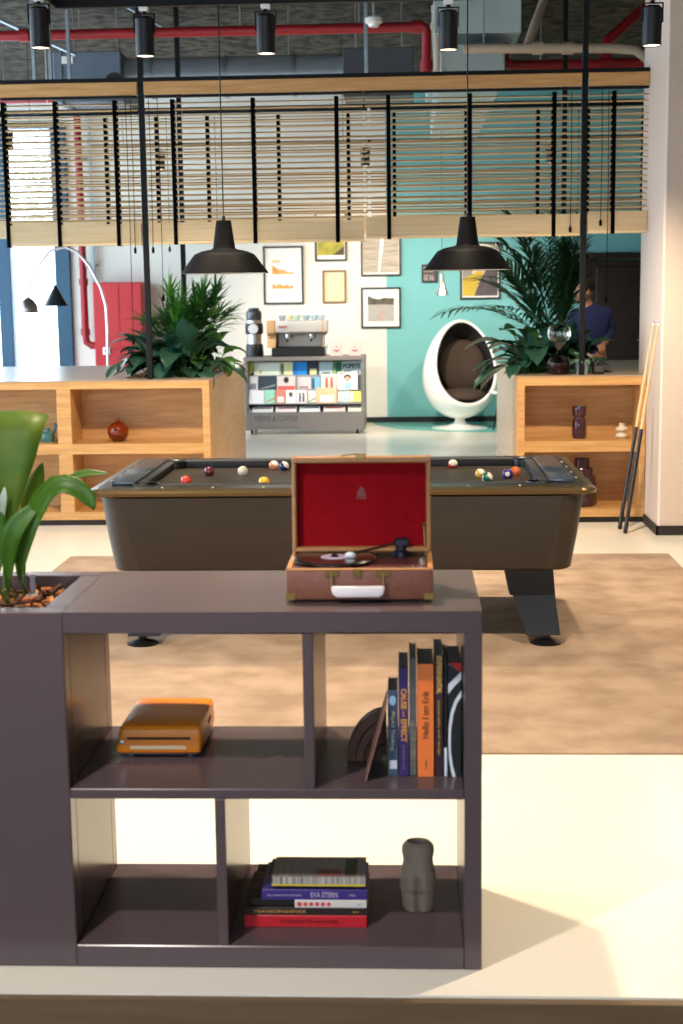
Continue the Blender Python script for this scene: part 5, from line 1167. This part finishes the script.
# head looking to the viewer's left
hd = Vector((-.88, -.45, -.12)).normalized(); hs = hd.cross(Vector((0, 0, 1))).normalized(); hu = hs.cross(hd)
HM = Matrix(((hs.x, hd.x, hu.x, hl.x), (hs.y, hd.y, hu.y, hl.y), (hs.z, hd.z, hu.z, hl.z), (0, 0, 0, 1)))
hb = B()
hb.ball((0, -.012, .03), .1, 24, (.78, .95, .98)); hb.ball((0, .025, -.045), .066, 20, (.86, .95, .95)); hb.ball((0, .062, -.075), .03, 14, (1.1, .8, .7))
hb.prism([(.078, .02), (.108, -.022), (.08, -.030)], 'x', -.012, .012, .005); hb.ball((0, .098, -.022), .014, 10)
for s in (-1, 1): hb.ball((s * .078, -.008, -.005), .026, 12, (.35, .75, 1.2)); hb.ball((s * .03, .072, .012), .014, 10)
hb.ball((0, .079, -.052), .018, 10, (1.3, .5, .35))
bmesh.ops.transform(hb.bm, matrix=HM, verts=hb.bm.verts); mm = bpy.data.meshes.new('h'); hb.bm.to_mesh(mm); t_.from_mesh(mm); bpy.data.meshes.remove(mm)
# hands with five separate fingers, loosely curled
def hand(wr, d, nrm, side):
    d = Vector(d).normalized(); n = Vector(nrm).normalized(); s = d.cross(n).normalized() * side; n = s.cross(d) * side
    P0 = Vector(wr); g = B()
    fl = (.070, .078, .073, .058)
    Vs, Es, Rs = [tuple(P0), tuple(P0 + d * .045)], [(0, 1)], [(.026, .02), (.036, .017)]
    for k in range(4):
        o_ = (k - 1.5) * .019; b0 = len(Vs); L_ = fl[k]
        for f, cu in ((.088, 0), (.088 + L_ * .45, .012), (.088 + L_ * .75, .034), (.088 + L_ * .92, .056)):
            Vs.append(tuple(P0 + d * (f - cu * .35) + s * o_ + n * cu)); Rs.append(.0092 if f < .1 else .0082)
        Es += [(1, b0), (b0, b0 + 1), (b0 + 1, b0 + 2), (b0 + 2, b0 + 3)]
    b0 = len(Vs)
    for f, o_, cu in ((.04, -.034, .006), (.07, -.05, .018), (.095, -.052, .032)): Vs.append(tuple(P0 + d * f + s * o_ + n * cu)); Rs.append(.0098)
    Es += [(0, b0), (b0, b0 + 1), (b0 + 1, b0 + 2)]
    return skin_mesh(Vs, Es, Rs, 1)
for wr, d, nrm, sd in (((px_ + .105, py_ - .13, 1.115), (-.35, -.85, -.35), (-.3, .2, -1), 1), ((px_ - .20, py_ - .22, 1.12), (.1, -.9, -.3), (.3, .2, -1), -1)):
    m2 = hand(wr, d, nrm, sd); t_.from_mesh(m2); bpy.data.meshes.remove(m2)
me = bpy.data.meshes.new('b'); t_.to_mesh(me); t_.free()
o = bpy.data.objects.new('tmp', me); col.objects.link(o); r_ = o.modifiers.new('r', 'REMESH'); r_.mode = 'VOXEL'; r_.voxel_size = .006; r_.use_smooth_shade = True
s_ = o.modifiers.new('sm', 'SMOOTH'); s_.factor = .5; s_.iterations = 2
dg = bpy.context.evaluated_depsgraph_get(); dg.update(); bme = bpy.data.meshes.new_from_object(o.evaluated_get(dg)); bpy.data.objects.remove(o)
bme.transform(Matrix.Translation((-px_, -py_, 0))); bme.materials.clear(); bme.materials.append(mat('skin', 'C98F6C', .5)); ob = bpy.data.objects.new('body', bme); col.objects.link(ob); ob.parent = PE
def garment(name, ch, m):
    me = skin_mesh(*ch); me.transform(Matrix.Translation((-px_, -py_, 0))); me.materials.clear(); me.materials.append(m); o = bpy.data.objects.new(name, me); col.objects.link(o); o.parent = PE; return o
garment('sweater', chain(
    [('pelvis', (px_, py_, .975), (.172, .125)), ('belly', (px_, py_, 1.10), (.165, .118)), ('chest', (px_ - .01, py_, 1.30), (.172, .122)), ('neckb', (px_ - .022, py_, 1.45), (.094, .085)), ('neck', (px_ - .038, py_ - .005, 1.485), .066)],
    [('chest', 0, 0), ('shl', (px_ + .15, py_ + .01, 1.41), .078), ('ell', (px_ + .187, py_ + .02, 1.215), .061), ('wrl', (px_ + .115, py_ - .112, 1.123), .043)],
    [('chest', 0, 0), ('shr', (px_ - .165, py_ + .01, 1.40), .078), ('elr', (px_ - .22, py_ - .02, 1.19), .061), ('wrr', (px_ - .202, py_ - .2, 1.125), .043)]), mat('navy_knit', '2E3462', .9))
garment('trousers', chain(
    [('pelvis', (px_, py_, .96), (.158, .115)), ('crotch', (px_, py_, .90), (.15, .11)), ('hipl', (px_ + .092, py_, .82), .1), ('knl', (px_ + .10, py_ - .01, .49), .076), ('ankl', (px_ + .105, py_ + .01, .11), .06)],
    [('crotch', 0, 0), ('hipr', (px_ - .092, py_, .82), .1), ('knr', (px_ - .10, py_ - .02, .49), .076), ('ankr', (px_ - .105, py_ + .01, .11), .06)]), mat('dark_trousers', '1E1B1E', .85))
sb = B()
for s in (-1, 1):
    fx = px_ + s * .108; sb.loft([[(fx + math.cos(a) * w_ - .01 * f, py_ + .02 - f * .2 + math.sin(a) * .02 * 0, .002 + max(0, math.sin(a)) * hh) for a in [2 * PI * k / 14 for k in range(14)]] for f, w_, hh in ((-.35, .03, .07), (-.2, .046, .10), (.1, .048, .10), (.5, .05, .075), (.8, .048, .055), (1.0, .03, .035))])
sb.build('shoes', mat('shoe_black', '151416', .5), PE)
hb = B(); t2 = bmesh.new(); bmesh.ops.create_uvsphere(t2, u_segments=24, v_segments=16, radius=.108)
bmesh.ops.scale(t2, vec=(.8, .96, .98), verts=t2.verts); bmesh.ops.translate(t2, vec=(0, -.018, .038), verts=t2.verts)
bmesh.ops.delete(t2, geom=[f for f in t2.faces if f.calc_center_median().z < -.01 + .07 * max(0, f.calc_center_median().y / .08) or (f.calc_center_median().y > .045 and f.calc_center_median().z < .075)], context='FACES')
bmesh.ops.transform(t2, matrix=HM, verts=t2.verts); hb._join(t2); hr = hb.build('hair', mat('hair_dark', '1C1512', .7), PE); q_ = hr.modifiers.new('t', 'SOLIDIFY'); q_.thickness = .012
bb = B(); bb.ball((0, .035, -.078), .06, 18, (.95, .8, .62)); bmesh.ops.transform(bb.bm, matrix=HM, verts=bb.bm.verts); bb.build('beard', mat('hair_dark', '1C1512', .7), PE)

# trees across the street, seen through the window
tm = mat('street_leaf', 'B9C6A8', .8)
for (tx, ty, h_), lb in (((-6.43, 27, 4.2), 'hazy street tree outside the window, left'), ((-7.85, 33, 5.5), 'hazy street tree far outside the window')):
    t = thing('street_tree', lb, 'tree', (tx, ty, -.05)); random.seed(int(ty))
    B().tube([(tx, ty, -.049), (tx, ty, h_ * .6)], [.12, .07], 8).build('trunk', mat('trunk_grey', '8C8478', .9), t)
    b = B()
    for k in range(170):
        v = Vector((random.gauss(0, 1), random.gauss(0, 1), random.gauss(0, 1))).normalized() * random.uniform(.5, 1.4)
        b.leaf((tx + v.x, ty + v.y, h_ * .75 + v.z), (random.uniform(-1, 1), random.uniform(-1, 1), random.uniform(-.5, .5)), .28, .16, .5, n=3)
    b.build('crown', tm, t)

# ---------------------------------------------------------------- light
def spot_light(name, loc, target, power, size=70, blend=.6, color=(1, .80, .58), r=.05):
    l = bpy.data.lights.new(name, 'SPOT'); l.energy = power; l.spot_size = math.radians(size); l.spot_blend = blend; l.color = color; l.shadow_soft_size = r
    o = bpy.data.objects.new(name, l); col.objects.link(o); o.location = loc
    o.rotation_euler = (Vector(target) - Vector(loc)).to_track_quat('-Z', 'Y').to_euler(); return o
WARM = (1, .83, .60)
for i, (x, y) in enumerate(SPOTS): spot_light('spot_or_fill', (x, y, 2.712), (x, y - .0, 0), 75, 80, .8, WARM)
for x, tx, p in ((-2.43, -.6, 330), (-.38, .0, 520)): spot_light('spot_or_fill', (x, 14.5, 2.85), (tx, 17.6, 1.0), p, 72, .8, (1, .86, .68), .05)
spot_light('spot_or_fill', (1.45, 14.5, 2.85), (.6, 17.2, .5), 330, 85, .8, (1, .88, .74), .05)
# unseen nearer track above the view; pair beyond the table added for the floor
for loc, tg, p in (((-.53, 4.31, 2.8), (-.2, 4.6, 0), 330), ((1.5, 4.3, 2.8), (1.2, 4.7, 0), 330), ((-2.2, 4.3, 2.8), (-2.2, 4.8, 0), 300), ((-1.4, 7.9, 2.8), (-1.5, 8.9, 0), 420), ((.9, 7.9, 2.8), (.95, 8.9, 0), 400)):
    spot_light('spot_or_fill', loc, tg, p, 110, .7, WARM, .05)
spot_light('spot_or_fill', (-1.2, 1.9, 2.9), (-.6, 2.95, 0), 280, 62, .8, (1, .9, .84))  # added lamp out of view, brightens the floor strip before the dark shelf
for loc, tg, p in (((-.3, 11.4, 3.6), (-.7, 11.0, .3), 200), ((-.3, 13.4, 3.6), (-.2, 14.2, 0), 330)): spot_light('spot_or_fill', loc, tg, p, 80, .8, (1, .93, .85))  # added lamps without fixtures, brighten the passage floor and oak side
spot_light('spot_or_fill', (1.6, 12.6, 3.0), (1.72, 13.5, 1.2), 60, 60, .7, WARM)  # added fill with no fixture, lifts the person behind the planter
w = bpy.data.worlds.new('daylight'); sc.world = w; w.use_nodes = True
bg = w.node_tree.nodes['Background']; bg.inputs[0].default_value = (.66, .84, 1.0, 1); bg.inputs[1].default_value = 7.5

# ---------------------------------------------------------------- camera: 50 mm on a full frame body, eye height 1.6 m
cam = bpy.data.cameras.new('camera'); cam.sensor_fit = 'AUTO'; cam.sensor_width = 36; cam.lens = 50.0; cam.clip_end = 200
co = bpy.data.objects.new('camera', cam); col.objects.link(co); sc.camera = co
p, y, r = math.radians(8.69), math.radians(-2.62), math.radians(-.76)
fwd = Vector((math.sin(y) * math.cos(p), math.cos(y) * math.cos(p), -math.sin(p))); ri = Vector((math.cos(y), -math.sin(y), 0)); up = ri.cross(fwd)
r2 = ri * math.cos(r) + up * math.sin(r); u2 = -ri * math.sin(r) + up * math.cos(r)
co.matrix_world = Matrix(((r2.x, u2.x, -fwd.x, 0), (r2.y, u2.y, -fwd.y, 0), (r2.z, u2.z, -fwd.z, 1.6), (0, 0, 0, 1)))
cam.dof.use_dof = True; cam.dof.focus_distance = 6.0; cam.dof.aperture_fstop = 4.5
vs = sc.view_settings
sc.display_settings.display_device = 'sRGB'; vs.view_transform = 'Standard'; vs.look = 'None'; vs.exposure = 0.0; vs.gamma = 1.0; vs.use_curve_mapping = False
try:
    sc.cycles.use_denoising = True; sc.cycles.max_bounces = 8; sc.cycles.transmission_bounces = 8; sc.cycles.sample_clamp_indirect = 6; sc.cycles.caustics_reflective = False; sc.cycles.caustics_refractive = False
except Exception: pass
